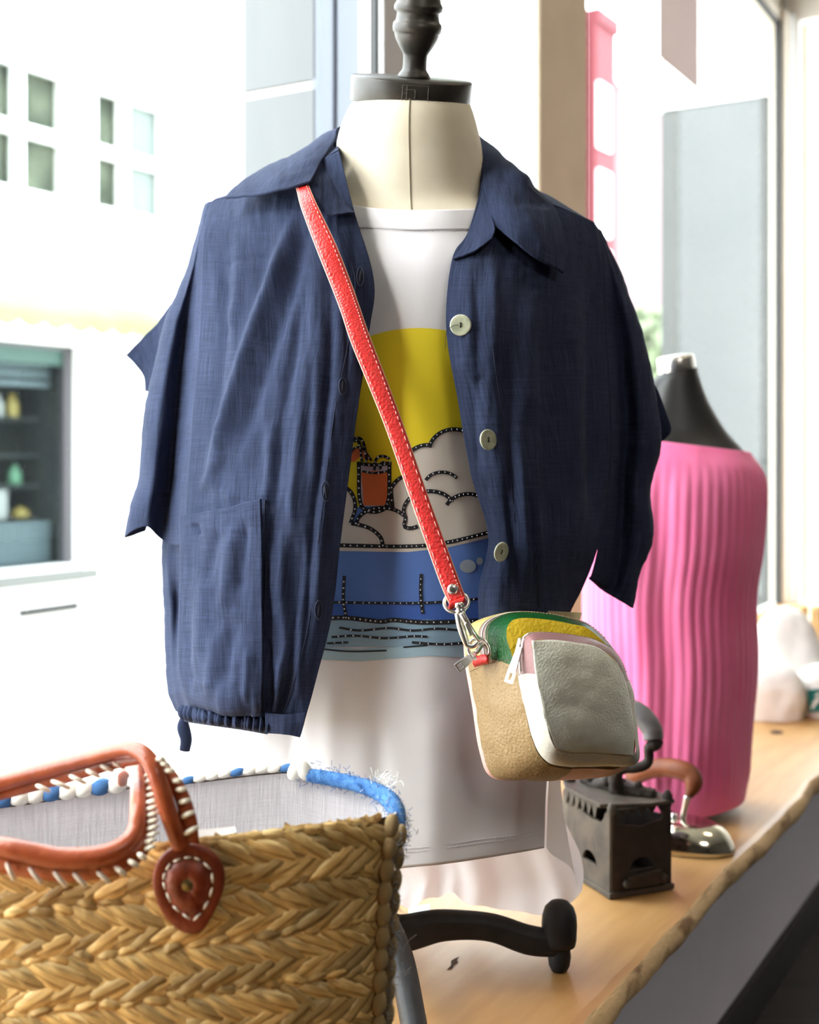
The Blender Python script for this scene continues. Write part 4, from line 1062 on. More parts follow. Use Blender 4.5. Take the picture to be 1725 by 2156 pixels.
# right-hand placket seam and pocket edge
seamline([(1040, 540), (1035, 690), (1052, 850), (1070, 980), (1085, 1100)], jrb, .0005, jk)
seamline([(1128, 1136), (1132, 1200), (1134, 1280)], jrb, .0008, jk)
# shell buttons
m_shell = M('shell_button', srgb(205, 205, 180), srgb(160, 165, 140), 90, rough=0.22, coat=0.5, spec=0.6)
m_blackthread = M('black_thread', (0.01, 0.01, 0.012), rough=0.8)
for (x, y, rx, tilt, yaw) in ((975, 688, 23, 4, -6), (1029, 926, 22, 8, 34), (1059, 1162, 21, 12, 42)):
    c = drop(jrb, x, y, .0075 if x == 1059 else .0045)
    R = pxw(rx, 1.09)
    rot = (Matrix.Rotation(math.radians(yaw), 3, 'Z') @ Matrix.Rotation(math.radians(90 - tilt * .5), 3, 'X'))
    if x == 1059: rot = Matrix.Rotation(math.radians(22), 3, 'Y') @ rot
    b = lathe('button', [(R * .05, -.0006), (R * .9, -.0008), (R, 0), (R * .97, .0009), (R * .86, .0012), (R * .5, .0006), (R * .05, .0005)], c, m_shell, jk, 36, rot, label='pale shell button')
    for hx in (-.16, .16):
        lathe('hole', [(R * .01, .0004), (R * .09, .0005), (R * .09, .0008), (R * .01, .0009)], c + rot @ Vector((0, hx * R, 0)), m_blackthread, b, 10, rot)
    tube('thread', [c + rot @ Vector((0, -.16 * R, .0008)), c + rot @ Vector((0.0, 0, .0014)), c + rot @ Vector((0, .16 * R, .0008))], .0005, m_blackthread, b, 6, 8)
c = drop(jrb, 975, 688, .004)
tube('loose_thread', [c, P(955, 686, c.y - .002), P(940, 700, c.y - .001), P(938, 735, c.y)], .00022, m_blackthread, jk, 5, 24)

# ------------------------------------------------------------------ crossbody bag
def leather(n, c, c2=None, rough=0.45, sc=420, st=0.45): return M(n, c, c2, 30, rough=rough, bump=('cells', sc, st, 0.0014), bump2=('noise', 60, 0.15, 0.003), spec=0.45)
l_red = leather('red_leather', srgb(212, 40, 38), srgb(220, 50, 46), 0.42, 520, 0.5)
l_edge = M('cut_leather_edge', srgb(238, 190, 165), rough=0.7)
l_tan = leather('taupe_leather', srgb(146, 118, 78), srgb(154, 126, 86))
l_grey = leather('pearl_grey_leather', srgb(226, 226, 212), srgb(232, 232, 218), 0.36, 620, 0.3)
l_white = leather('off_white_leather', srgb(218, 212, 198), srgb(222, 216, 204), 0.45, 380, 0.2)
l_mauve = leather('mauve_leather', srgb(134, 95, 95), srgb(142, 103, 103), 0.45, 420, 0.2)
l_green = leather('green_leather', srgb(6, 72, 24), srgb(9, 80, 31), 0.35, 480, 0.4)
l_yellow = leather('yellow_leather', srgb(252, 214, 50), srgb(254, 218, 62), 0.4, 420, 0.3)
l_pink = leather('pink_leather', srgb(228, 176, 168), srgb(232, 182, 174), 0.5, 420, 0.2)
l_cream = leather('cream_leather', srgb(214, 190, 118), srgb(220, 196, 126), 0.5, 420, 0.2)
m_tape = M('taupe_zip_tape', srgb(140, 118, 110), srgb(150, 128, 120), 300, rough=0.8)
m_chrome = M('polished_nickel', (0.86, 0.83, 0.78), rough=0.28, metal=1.0)
m_thr = M('pale_thread', srgb(250, 190, 175), rough=0.8)
m_thrd = M('taupe_thread', srgb(120, 100, 70), rough=0.8)
bag = empty('crossbody_bag', P(1160, 1640, 1.05), 'small patchwork leather crossbody bag in grey, taupe, green and yellow on a red strap', 'bag')

def resample(loop, n): return crom(np.array([tuple(P(*q)) for q in loop]), n, 0, True)
def fillloop(name, L, mat, parent, bulge, rows=14, seed=0):
    L = np.asarray(L); c = L.mean(0); n = len(L)
    nrm = np.zeros(3)
    for i in range(n): nrm += np.cross(L[i] - c, L[(i + 1) % n] - c)
    nrm /= np.linalg.norm(nrm)
    if nrm[1] > 0: nrm = -nrm
    V, F = [], []
    for r in range(rows):
        t = 1 - r / (rows - 0.5); t = t ** .8 if t > 0 else 0
        for q in L:
            w = bulge * (1 - t ** 4) + .0016 * fbm(Vector(tuple(q * 30 * t)) + Vector((seed, 0, 0)), 2) * (1 - t)
            V.append(c + (q - c) * t + nrm * w)
    F = grid_faces(rows, n, True)
    F.append(tuple(range((rows - 1) * n, rows * n)))
    return mk(name, V, F, mat, parent)
def loft(name, LA, LB, i0, i1, v0, v1, mat, parent, bul=0.0, rows=7, wav=0.0, thick=0.0):
    """side wall between two matching loops, from place i0 to i1 round the loop and v0..v1 across"""
    n = len(LA); idx = [i % n for i in range(i0, i1 + 1)]
    c = (LA.mean(0) + LB.mean(0)) / 2
    V = []
    for r in range(rows):
        t = v0 + (v1 - v0) * r / (rows - 1)
        for i in idx:
            p = LA[i] * (1 - t) + LB[i] * t
            o = p - c; o[1] *= .2; o /= np.linalg.norm(o) + 1e-9
            k = bul * 4 * t * (1 - t) + wav * fbm(Vector(tuple(p * 60)), 2)
            V.append(p + o * k)
    f = grid_faces(rows, len(idx))
    o = mk(name, V, f, mat, parent)
    if thick: solid(o, thick, 0)
    return o
NB = 160
back_loop = resample([(979, 1350, 1.080), (984, 1322, 1.082), (1008, 1305, 1.085), (1060, 1290, 1.088), (1120, 1288, 1.092), (1185, 1300, 1.095), (1240, 1322, 1.098), (1290, 1380, 1.10), (1318, 1480, 1.10), (1322, 1585, 1.10), (1290, 1628, 1.095), (1200, 1642, 1.088), (1110, 1642, 1.082), (1038, 1636, 1.078), (1012, 1580, 1.076), (996, 1480, 1.075), (982, 1400, 1.077)], NB + 10)
front_loop = resample([(1077, 1375, 1.014), (1067, 1342, 1.016), (1071, 1315, 1.018), (1092, 1302, 1.020), (1140, 1303, 1.026), (1200, 1313, 1.034), (1245, 1328, 1.040), (1300, 1390, 1.05), (1330, 1490, 1.054), (1336, 1585, 1.056), (1300, 1618, 1.05), (1248, 1618, 1.040), (1180, 1617, 1.026), (1144, 1600, 1.017), (1119, 1551, 1.012), (1104, 1482, 1.010), (1091, 1424, 1.012)], NB + 10)
NB = 170; q = NB / 17
def ix(f): return int(round(f * q))
fillloop('back_panel', back_loop, l_pink, bag, -0.002)
fp_ = fillloop('front_panel', front_loop, l_tan, bag, 0.004, seed=3)
FV = [v.co.copy() for v in fp_.data.vertices]; yel, tan_ = [], []
for pg in fp_.data.polygons:
    x, y = topx(pg.center); (yel if y < 1386 + .05 * (x - 1077) else tan_).append(tuple(pg.vertices))
bpy.data.objects.remove(fp_)
mk('front_panel', FV, yel, l_yellow, bag, label='yellow leather top panel'); mk('front_panel', FV, tan_, l_tan, bag)
loft('gusset', back_loop, front_loop, ix(11.6), ix(16.4), 0.06, 1.0, l_tan, bag, 0.004, 9, .0012)
loft('base_gusset', back_loop, front_loop, ix(6.5), ix(11.65), 0.0, 1.0, l_pink, bag, 0.003, 7)
loft('back_rim', back_loop, front_loop, ix(11.6), ix(17.0), -0.03, 0.08, l_pink, bag, 0.0012, 4)
loft('back_top', back_loop, front_loop, ix(16.0), ix(17 + 7), 0.0, 0.36, l_cream, bag, 0.002, 5)
loft('zip_tape', back_loop, front_loop, ix(16.0), ix(17 + 7), 0.34, 0.56, m_tape, bag, 0.0016, 5)
loft('top_panel', back_loop, front_loop, ix(16.25), ix(17 + 7), 0.55, 1.0, l_green, bag, 0.003, 7)
def teeth(name, LA, LB, i0, i1, t, r, parent, mat=None, dense=1):
    bm = bmesh.new(); n = len(LA); c = (LA.mean(0) + LB.mean(0)) / 2
    pts = np.array([LA[i % n] * (1 - t) + LB[i % n] * t for i in range(i0, i1 + 1)])
    C = crom(pts, int((i1 - i0) * 3 * dense), 0)
    for p in C:
        o = p - c; o[1] *= .2; o /= np.linalg.norm(o)
        bmesh.ops.create_icosphere(bm, subdivisions=1, radius=r, matrix=Matrix.Translation(Vector(tuple(p + o * .0022))))
    return mkbm(name, bm, mat or m_chrome, parent, True, kind='stuff')
teeth('zip_teeth', back_loop, front_loop, ix(16.2), ix(17 + 3.5), 0.45, .00075, bag)
def thread(name, LA, LB, i0, i1, t, lift, mat, parent, r=.00035):
    n = len(LA); c = (LA.mean(0) + LB.mean(0)) / 2; pts = []
    for i in range(i0, i1 + 1):
        p = LA[i % n] * (1 - t) + LB[i % n] * t; o = p - c; o[1] *= .2; o /= np.linalg.norm(o); pts.append(Vector(tuple(p + o * lift)))
    return stitches(name, pts, (i1 - i0), r, mat, parent, 0.7)
thread('seam_stitching', back_loop, front_loop, ix(16.3), ix(17 + 6.5), 0.60, .0033, m_thr, bag)
# stitched top edge of the taupe side
stitches('side_stitching', [P(990, 1414, 1.070), P(1010, 1404, 1.052), P(1032, 1397, 1.038), P(1055, 1392, 1.022), P(1074, 1390, 1.010)], 22, .0004, m_thrd, bag)
# front pocket
pk_back = resample([(1090, 1424, 1.008), (1089, 1375, 1.008), (1100, 1344, 1.010), (1124, 1331, 1.012), (1161, 1331, 1.016), (1210, 1337, 1.024), (1252, 1346, 1.032), (1287, 1366, 1.04), (1307, 1394, 1.044), (1329, 1460, 1.048), (1339, 1540, 1.05), (1338, 1606, 1.05), (1255, 1614, 1.036), (1180, 1613, 1.022), (1144, 1596, 1.014), (1119, 1548, 1.009), (1103, 1480, 1.007)], NB)
pk_front = resample([(1128, 1420, 0.972), (1122, 1375, 0.974), (1120, 1354, 0.976), (1131, 1347, 0.978), (1165, 1348, 0.984), (1210, 1354, 0.994), (1252, 1363, 1.004), (1284, 1379, 1.012), (1302, 1402, 1.016), (1323, 1462, 1.02), (1334, 1540, 1.022), (1332, 1590, 1.022), (1254, 1583, 1.006), (1186, 1582, 0.990), (1164, 1566, 0.982), (1150, 1522, 0.976), (1139, 1468, 0.972)], NB)
PF = [[(1121, 1349, .9755), (1165, 1348, .984), (1212, 1354, .994), (1258, 1364, 1.006), (1300, 1396, 1.0165)], [(1127, 1412, .972), (1178, 1412, .982), (1228, 1416, .994), (1276, 1422, 1.006), (1315, 1432, 1.0185)],
      [(1139, 1470, .972), (1190, 1475, .984), (1239, 1478, .995), (1288, 1482, 1.008), (1327, 1488, 1.021)], [(1152, 1524, .975), (1203, 1534, .986), (1251, 1537, .998), (1297, 1540, 1.010), (1334, 1542, 1.022)], [(1172, 1578, .986), (1212, 1582, .996), (1256, 1583, 1.006), (1298, 1587, 1.014), (1333, 1591, 1.0225)]]
surf('pocket_face', pxgrid(PF), 60, 60, l_grey, bag, lambda x, y, u, v: .006 * (1 - abs(2 * u - 1) ** 3) * (1 - abs(2 * v - 1) ** 3) + .0016 * fbm(Vector((x / 60, y / 60, 3)), 2) * min(1, 6 * u, 6 - 6 * u, 6 * v, 6 - 6 * v), thick=.0015)
loft('pocket_gusset', pk_back, pk_front, ix(8.6), ix(17.0), 0.0, 1.0, l_white, bag, 0.0035, 8, .0008)
loft('pocket_piping', pk_back, pk_front, ix(0), ix(8.62), 0.45, 1.0, l_mauve, bag, 0.0025, 6)
loft('pocket_zip_tape', pk_back, pk_front, ix(0), ix(8.62), 0.0, 0.46, m_tape, bag, 0.0012, 4)
teeth('pocket_zip_teeth', pk_back, pk_front, ix(0.1), ix(2.9), 0.32, .0008, bag)
thread('piping_stitching', pk_back, pk_front, ix(2.5), ix(8.4), 0.40, .0026, m_thrd, bag, .00035)
stitches('pocket_edge', [P(x, y, Y - .0015) for x, y, Y in ((1130, 1424, .973), (1140, 1470, .972), (1151, 1522, .975), (1165, 1567, .981), (1187, 1584, .989), (1254, 1586, 1.005), (1330, 1592, 1.021))], 90, .0003, m_thrd, bag)
# zip pulls
def pull(top, bot, wd, parent, nm='zip_pull', yaw=0.0):
    """flat bar with a square window near its end"""
    top = Vector(top); bot = Vector(bot); ax = (bot - top); L = ax.length; ax.normalize()
    n = Vector((math.sin(yaw), -math.cos(yaw), 0)); n = (n - ax * n.dot(ax)).normalized(); sd = ax.cross(n)
    def q(a, b): return top + ax * a + sd * b
    w = wd / 2
    outer = [q(0, -w * .62), q(0, w * .62), q(L * .7, w), q(L, w * 1.02), q(L, -w * 1.02), q(L * .7, -w)]
    hole = [q(L * .72, -w * .45), q(L * .72, w * .45), q(L * .92, w * .45), q(L * .92, -w * .45)]
    v = outer + hole; f = [(0, 1, 2, 7, 6, 5), (2, 3, 8, 7), (3, 4, 9, 8), (4, 5, 6, 9)]
    o = mk(nm, v, f, m_chrome, parent, False); solid(o, 0.0016, 0); bevel(o, .0003)
    return o
zs_ = box('zip_slider', [P(1084, 1372, 1.002), P(1103, 1376, .994), P(1104, 1376, 1.002), P(1086, 1374, 1.008), P(1091, 1342, 1.002), P(1106, 1344, .994), P(1107, 1345, 1.002), P(1092, 1343, 1.008)], m_chrome, bag, .0008)
tube('bridge', [P(1096, 1372, .995), P(1094, 1366, .990), P(1096, 1352, .990), P(1099, 1344, .995)], .0011, m_chrome, zs_, 8, 14)
pull(P(1095, 1362, .9895), P(1071, 1438, .985), .0078, bag, yaw=-.72)
tube('tape_end', [P(1096, 1420, 1.0), P(1112, 1412, .99)], .002, m_tape, bag, 8, 6)
pull(P(1002, 1376, 1.040), P(962, 1408, 1.036), .0085, bag, yaw=.2)
tube('slider_loop', [P(1020, 1352, 1.05), P(1012, 1362, 1.044), P(1003, 1374, 1.040)], .0022, m_chrome, bag, 8, 12)
# red tab, ring, snap hook, oval link
TBt = [[(997, 1386, 1.046), (1012, 1381, 1.036), (1024, 1378, 1.030)], [(998, 1396, 1.043), (1014, 1391, 1.032), (1028, 1388, 1.026)], [(1000, 1402, 1.048), (1016, 1397, 1.038), (1030, 1394, 1.032)]]
surf('ring_tab', pxgrid(TBt), 12, 16, l_red, bag, thick=0.003)
def ring(name, c, ax, ay, r, mat, parent, n=40):
    c = Vector(c); ax = Vector(ax); ay = Vector(ay)
    return tube(name, [c + ax * math.cos(a) + ay * math.sin(a) for a in np.linspace(0, 2 * math.pi, 17)[:-1]], r, mat, parent, 10, n, True)
p_ = lambda dx, dy, Y=1.03: Vector((dx / FPX * Y, 0, -dy / FPX * Y))
ring('ring', P(1009, 1367, 1.034), p_(22, 6) + Vector((0, -.004, 0)), p_(-4, 23) + Vector((0, .004, 0)), .0017, m_chrome, bag)
ring('strap_link', P(961, 1268, 1.030), p_(25, -3), p_(2, 19) + Vector((0, -.003, 0)), .0017, m_chrome, bag)
hook = lathe('swivel', [(.001, -.0035), (.0042, -.003), (.0046, 0), (.0030, .0016), (.0046, .003), (.0042, .006), (.001, .0065)], P(969, 1283, 1.027), m_chrome, bag, 20, Matrix.Rotation(math.radians(-14), 3, 'Y'))
def flatbar(name, pts, w, t, mat, parent):
    return tube(name, pts, w, mat, parent, 10, 30, flat=t)
tube('hook_arm', [P(964, 1290, 1.028), P(970, 1318, 1.028), P(979, 1345, 1.030), P(985, 1358, 1.031), P(997, 1360, 1.030), P(1008, 1350, 1.030)], [.0030, .0034, .0032, .0026, .0022, .0022], m_chrome, hook, 10, 30)
tube('hook_gate', [P(972, 1290, 1.025), P(984, 1312, 1.024), P(998, 1334, 1.026), P(1009, 1348, 1.030)], [.0028, .0026, .0022, .0022], m_chrome, hook, 10, 24)
tube('gate_lever', [P(980, 1312, 1.020), P(992, 1338, 1.021)], [.0012, .0018], m_chrome, hook, 8, 10)
# strap
ST = [(618, 345, 1.225, 9), (628, 374, 1.185, 11), (638, 397, 1.153, 13), (651, 435, 1.126, 16), (688, 522, 1.100, 20), (719, 600, 1.088, 20), (738, 652, 1.080, 19.5), (759, 714, 1.073, 20), (797, 810, 1.066, 19), (833, 904, 1.060, 18), (886, 1056, 1.047, 18), (941, 1208, 1.034, 19), (962, 1262, 1.029, 18)]
A = crom(np.array(ST, float), 260, 0)
T = np.gradient(A[:, :2], axis=0); T /= np.linalg.norm(T, axis=1, keepdims=True); Nn = np.stack([T[:, 1], -T[:, 0]], 1)
def sp(i, k, dY=0.0): a = A[i]; return P(a[0] + Nn[i][0] * k * a[3], a[1] + Nn[i][1] * k * a[3], a[2] + dY + .0006 * k)
n = len(A)
v = []; PR = [(-1, .0016), (-1, -.0016), (-.93, -.0022), (-.5, -.0032), (0, -.0035), (.5, -.0032), (.93, -.0022), (1, -.0016), (1, .0016)]
for i in range(n):
    for k, dY in PR: v.append(sp(i, k, dY))
f = grid_faces(n, len(PR), True)
strap = mk('strap', v, [tuple(reversed(x)) for x in f] + [tuple(range(len(PR))), tuple(reversed(range((n - 1) * len(PR), n * len(PR))))], l_red, bag, label='red stitched leather strap')
for sgn in (-1, 1):
    v = []
    for i in range(n):
        for k, dY in ((sgn * 1.0, .002), (sgn * 1.05, .002), (sgn * 1.07, 0), (sgn * 1.05, -.0018), (sgn * .99, -.002)): v.append(sp(i, k, dY))
    mk('cut_edge', v, grid_faces(n, 5), l_edge, strap, label='pale raw leather edge')
    stitches('stitching', [sp(i, sgn * .72, -.0032) for i in range(n)], 105, .00042, m_thr, strap, 0.62)
cr_ = sp(248, 0, -.0035)
rt = Matrix.Rotation(math.radians(90), 3, 'X')
lathe('rivet', [(.0001, 0), (.0045, 0), (.0048, .0008), (.0042, .0018), (.002, .0024), (.0001, .0025)], cr_, m_chrome, strap, 24, rt)
# strap end folded round the link
i = n - 1
surf('strap_fold', np.array([[tuple(sp(i, k, -.0034)) for k in (-1, 0, 1)], [tuple(sp(i, k, -.004) + Vector((0, 0, -.004))) for k in (-1, 0, 1)], [tuple(sp(i, k, .001) + Vector((0, 0, -.006))) for k in (-1, 0, 1)], [tuple(sp(i, k, .004)) for k in (-1, 0, 1)]]), 12, 12, l_red, strap, thick=.0015)
# paper price tag tucked behind the bag
tg = mk('price_tag', [P(1150, 1286, 1.118), P(1226, 1290, 1.106), P(1214, 1330, 1.108), P(1140, 1330, 1.12)], [(0, 1, 2, 3)], M('kraft_card', srgb(206, 194, 150), rough=0.8), bag, False, label='pale card tag')
solid(tg, .0006)
m_teal2 = M('teal_print', srgb(110, 150, 140), rough=0.8)
mk('tag_print', [P(x, y, 1.1065) for x, y in ((1176, 1312), (1184, 1308), (1190, 1313), (1197, 1309), (1206, 1316), (1206, 1322), (1190, 1318), (1178, 1318))], [tuple(range(8))], m_teal2, tg, False)

# ------------------------------------------------------------------ straw basket
m_straw = M('sea_grass_strip', srgb(140, 98, 46), srgb(244, 216, 156), 260, rough=0.55, coord='Object', stretch=(0.06, 1, 1), rand=0.38, c3=srgb(212, 174, 106), bump=('noise', 700, 0.7, 0.0016), contrast=(0.32, 0.68), spec=0.6)
m_strawd = M('straw_core', srgb(72, 48, 22), srgb(96, 66, 32), 60, rough=0.85)
m_lining = M('pale_cotton_lining', srgb(196, 191, 192), rough=0.95, weave=(0.0011, 0.5, 0.0008, 0.10))
m_leath = M('chestnut_leather', srgb(150, 66, 34), srgb(176, 86, 48), 60, rough=0.36, bump=('noise', 260, 0.35, 0.0012), coat=0.15)
m_patch = M('dark_chestnut_leather', srgb(112, 42, 18), srgb(136, 56, 28), 70, rough=0.42, bump=('noise', 240, 0.4, 0.0012))
m_cord = M('white_waxed_cord', srgb(238, 230, 212), rough=0.7)
m_braidw = M('white_cotton_braid', srgb(236, 230, 214), srgb(250, 246, 236), 200, rough=0.9, bump=('noise', 900, 0.4, 0.001))
m_braidb = M('blue_felt', srgb(52, 100, 160), srgb(84, 134, 190), 160, rough=0.95, bump=('noise', 700, 0.6, 0.0015))
m_braidt = M('taupe_cotton_braid', srgb(150, 124, 82), srgb(180, 154, 110), 420, rough=0.9, stretch=(2, 2, .3), bump=('noise', 1000, 0.5, 0.001))
m_silver = M('silver_lurex', (0.42, 0.42, 0.43), rough=0.3, metal=0.9)
bk = empty('straw_basket', P(150, 2540, 0.9), 'woven straw basket with chestnut leather handles and white lining at the front left', 'basket')
RIM = [(-600, 1880, .845), (-250, 1848, .822), (0, 1815, .815), (200, 1793, .815), (420, 1769, .818), (605, 1748, .828), (740, 1732, .846), (812, 1722, .872), (838, 1712, .900), (834, 1690, .928), (800, 1662, .952), (700, 1638, .968), (610, 1622, .975), (400, 1644, .975), (270, 1655, .970), (0, 1695, .963), (-300, 1722, .950), (-600, 1764, .920), (-730, 1820, .880)]
rim = crom(np.array([tuple(P(*q)) for q in RIM]), 190, 0, True)
rc0 = rim.mean(0)
BOT = SHELF + 0.003
def wallpt(i, z, inset=0.0):
    p = rim[i % 190]; t = (p[2] - z) / (p[2] - BOT)
    q = Vector((p[0], p[1], z)); c = Vector((rc0[0], rc0[1], z))
    k = 1 - .055 * t - inset
    return c + (q - c) * k
v = []; rows = 12
for r in range(rows):
    for i in range(190): v.append(wallpt(i, rim[i][2] + (BOT - rim[i][2]) * r / (rows - 1), .008))
mk('core', v, grid_faces(rows, 190, True) + [tuple(range((rows - 1) * 190, rows * 190))], m_strawd, bk)
v = []
for r in range(rows):
    for i in range(190):
        t = r / (rows - 1)
        w = wallpt(i, rim[i][2] - .002 + (BOT + .02 - rim[i][2]) * t, .020 + .006 * math.sin(i * .55) * min(1, t * 4) + .004 * math.sin(i * 1.3 + 4 * t) * min(1, t * 4))
        v.append(w)
uv = [(i * .0045, (r * .022)) for r in range(rows) for i in range(190)]
mk('lining', v, grid_faces(rows, 190, True) + [tuple(range((rows - 1) * 190, rows * 190))], m_lining, bk, uvs=uv)
mk('lining_hem', [wallpt(i, rim[i][2] - .001 + .0015 * k, .006 + .013 * (1 - k) if k else .020) for k in (0, 1) for i in range(190)], grid_faces(2, 190, True), m_lining, bk)
# woven strips on the front and right of the basket
def strip_mesh(name, L, w, h, seed):
    rnd = random.Random(seed); nl, nw = 9, 5; v = []; f = []
    for a in range(nl):
        t = a / (nl - 1) * 2 - 1
        wl = w * (1 - .35 * abs(t) ** 3) * (1 + .08 * rnd.uniform(-1, 1))
        for b in range(nw):
            s = b / (nw - 1) * 2 - 1
            z = h * (1 - abs(t) ** 2.2) * (1.0) + h * .55 * (1 - s * s) - h * .5 + (h * .22 if b in (1, 3) else 0) * rnd.uniform(-.7, 1)
            v.append((t * L / 2, s * wl / 2 + .06 * w * math.sin(3 * t + seed), z))
    f = [tuple(q) for q in grid_faces(nl, nw)]
    m = bpy.data.meshes.new(name); m.from_pydata(v, [], [tuple(reversed(x)) for x in f])
    m.polygons.foreach_set('use_smooth', [True] * len(m.polygons))
    m.materials.append(m_straw); m.update()
    return m
SM = [strip_mesh('straw_strip', .046, .0122, .0042, k) for k in range(6)]
SS = [strip_mesh('straw_strip', .020, .0085, .0040, 20 + k) for k in range(4)]
# length along the front from the rim points: rim index from -250 px round to the right edge
seg = [i for i in range(6, 80)]
rnd = random.Random(11)
def frame(fi, z):
    i = int(math.floor(fi)); t = fi - i
    a = wallpt(i, z); b = wallpt(i + 1, z); p = a.lerp(b, t)
    tx = (b - a).normalized(); up = Vector((0, 0, 1)); n = tx.cross(up).normalized()
    if n.y > 0 and n.x < .2: n = -n
    up = n.cross(tx); 
    if up.z < 0: up = -up
    return p, tx, up, n
# arc length table on the front
arcl = [0.0]
for i in range(6, 84): arcl.append(arcl[-1] + (Vector(tuple(rim[i + 1])) - Vector(tuple(rim[i]))).length)
def at_len(s): return 6 + float(np.interp(s, arcl, range(len(arcl))))
Ltot = arcl[min(range(len(arcl)), key=lambda j: abs(topx(rim[j + 6])[0] - 812) + (0 if rim[j + 6][1] < .89 else 999))] + .002
PER = .0335
single, joined = 0, bmesh.new()
def put(s, dz, ang, mesh, scale=(1, 1, 1)):
    global single
    fi = at_len(s); z0 = rim[int(fi) % 190][2]
    fr = fi - int(fi); z0 = rim[int(fi)][2] * (1 - fr) + rim[int(fi) + 1][2] * fr
    if z0 - dz < SHELF + .022: return
    p, tx, up, n = frame(fi, z0 - dz)
    ca, sa = math.cos(ang), math.sin(ang)
    ax = tx * ca + up * sa; ay = up * ca - tx * sa
    m = Matrix(((ax.x * scale[0], ay.x * scale[1], n.x * scale[2], p.x + n.x * .0016), (ax.y * scale[0], ay.y * scale[1], n.y * scale[2], p.y + n.y * .0016), (ax.z * scale[0], ay.z * scale[1], n.z * scale[2], p.z + n.z * .0016), (0, 0, 0, 1)))
    q = topx(p)
    if single < 299 and -40 < q[0] < 835 and q[1] < 2185:
        o = bpy.data.objects.new('straw_strip', mesh); link(o, bk); o.matrix_parent_inverse = WM[bk.name].inverted(); o.matrix_basis = m
        single += 1
    else:
        t = bmesh.new(); t.from_mesh(mesh); t.transform(m); me = bpy.data.meshes.new('t'); t.to_mesh(me); t.free(); joined.from_mesh(me); bpy.data.meshes.remove(me)
for per in range(8):
    z = per * PER
    for kind, dz, ang, stp in ((0, .0118, -.50, .0120), (1, .0243, .52, .0120), (2, .0338, .30, .0155)):
        s = rnd.uniform(0, .01)
        while s < Ltot:
            jit = rnd.uniform(-1, 1)
            if kind < 2: put(s, z + dz + jit * .0012, ang + rnd.gauss(0, .09), rnd.choice(SM), (rnd.uniform(.85, 1.1), rnd.uniform(.85, 1.25), rnd.uniform(.8, 1.25)))
            else: put(s, z + dz + jit * .0012, ang * rnd.choice((1, -1)) + rnd.gauss(0, .12), rnd.choice(SS), (rnd.uniform(.9, 1.3), rnd.uniform(.8, 1.1), rnd.uniform(.9, 1.3)))
            s += stp * rnd.uniform(.9, 1.12)
mkbm('straw_weave', joined, m_straw, bk, True, kind='stuff')
# thin straw edge of the front rim
bm = bmesh.new()
s = 0.0
while s < Ltot - .012:
    fi = at_len(s); p, tx, up, n = frame(fi, rim[int(fi)][2] + .0012)
    p = p - up * .0022; ax = (tx + up * .13).normalized(); L = .026 * rnd.uniform(.8, 1.1)
    t = bmesh.new(); t.from_mesh(rnd.choice(SS)); ay = n.cross(ax)
    t.transform(Matrix(((ax.x * 1.4, ay.x * .85, n.x, p.x), (ax.y * 1.4, ay.y * .85, n.y, p.y), (ax.z * 1.4, ay.z * .85, n.z, p.z), (0, 0, 0, 1))))
    me = bpy.data.meshes.new('t'); t.to_mesh(me); t.free(); bm.from_mesh(me); bpy.data.meshes.remove(me)
    s += .0135 * rnd.uniform(.85, 1.1)
mkbm('straw_edge', bm, m_straw, bk, True, kind='stuff')
# plaited beads of trim: down the right edge and along the back rim
def bead_mesh(name, mat):
    bm = bmesh.new(); bmesh.ops.create_uvsphere(bm, u_segments=12, v_segments=8, radius=1.0)
    for v in bm.verts:
        a = math.atan2(v.co.y, v.co.x); v.co.x *= 1 + .10 * math.cos(a * 7); v.co.y *= 1 + .10 * math.cos(a * 7)
    m = bpy.data.meshes.new(name); bm.to_mesh(m); bm.free(); m.polygons.foreach_set('use_smooth', [True] * len(m.polygons)); m.materials.append(mat)
    return m
b_t, b_w, b_b = bead_mesh('braid_knot', m_braidt), bead_mesh('braid_knot', m_braidw), bead_mesh('braid_knot', m_braidb)
def bead(mesh, c, axis, L, r1, r2):
    axis = Vector(axis).normalized(); s1 = axis.orthogonal().normalized()
    s1 = (Vector((0, -1, 0)) - axis * axis.dot(Vector((0, -1, 0)))).normalized(); s2 = axis.cross(s1)
    m = Matrix(((s2.x * r1, s1.x * r2, axis.x * L, c.x), (s2.y * r1, s1.y * r2, axis.y * L, c.y), (s2.z * r1, s1.z * r2, axis.z * L, c.z), (0, 0, 0, 1)))
    o = bpy.data.objects.new('braid_knot', mesh); link(o, bk); o.matrix_basis = m
    return o
def edgepx(y): return float(np.interp(y, [1715, 1760, 1850, 1950, 2050, 2160, 2540], [826, 822, 812, 806, 800, 797, 775]))
y = 1738; k = 0
while y < 2500:
    bead(b_t, P(edgepx(y), y, .857), (.10, 0, 1), .0084, .0050, .0048)
    bead(b_t, P(edgepx(y) + 21, y + 22, .872), (.12, 0, 1), .0085, .0036, .0038)
    y += 47; k += 1
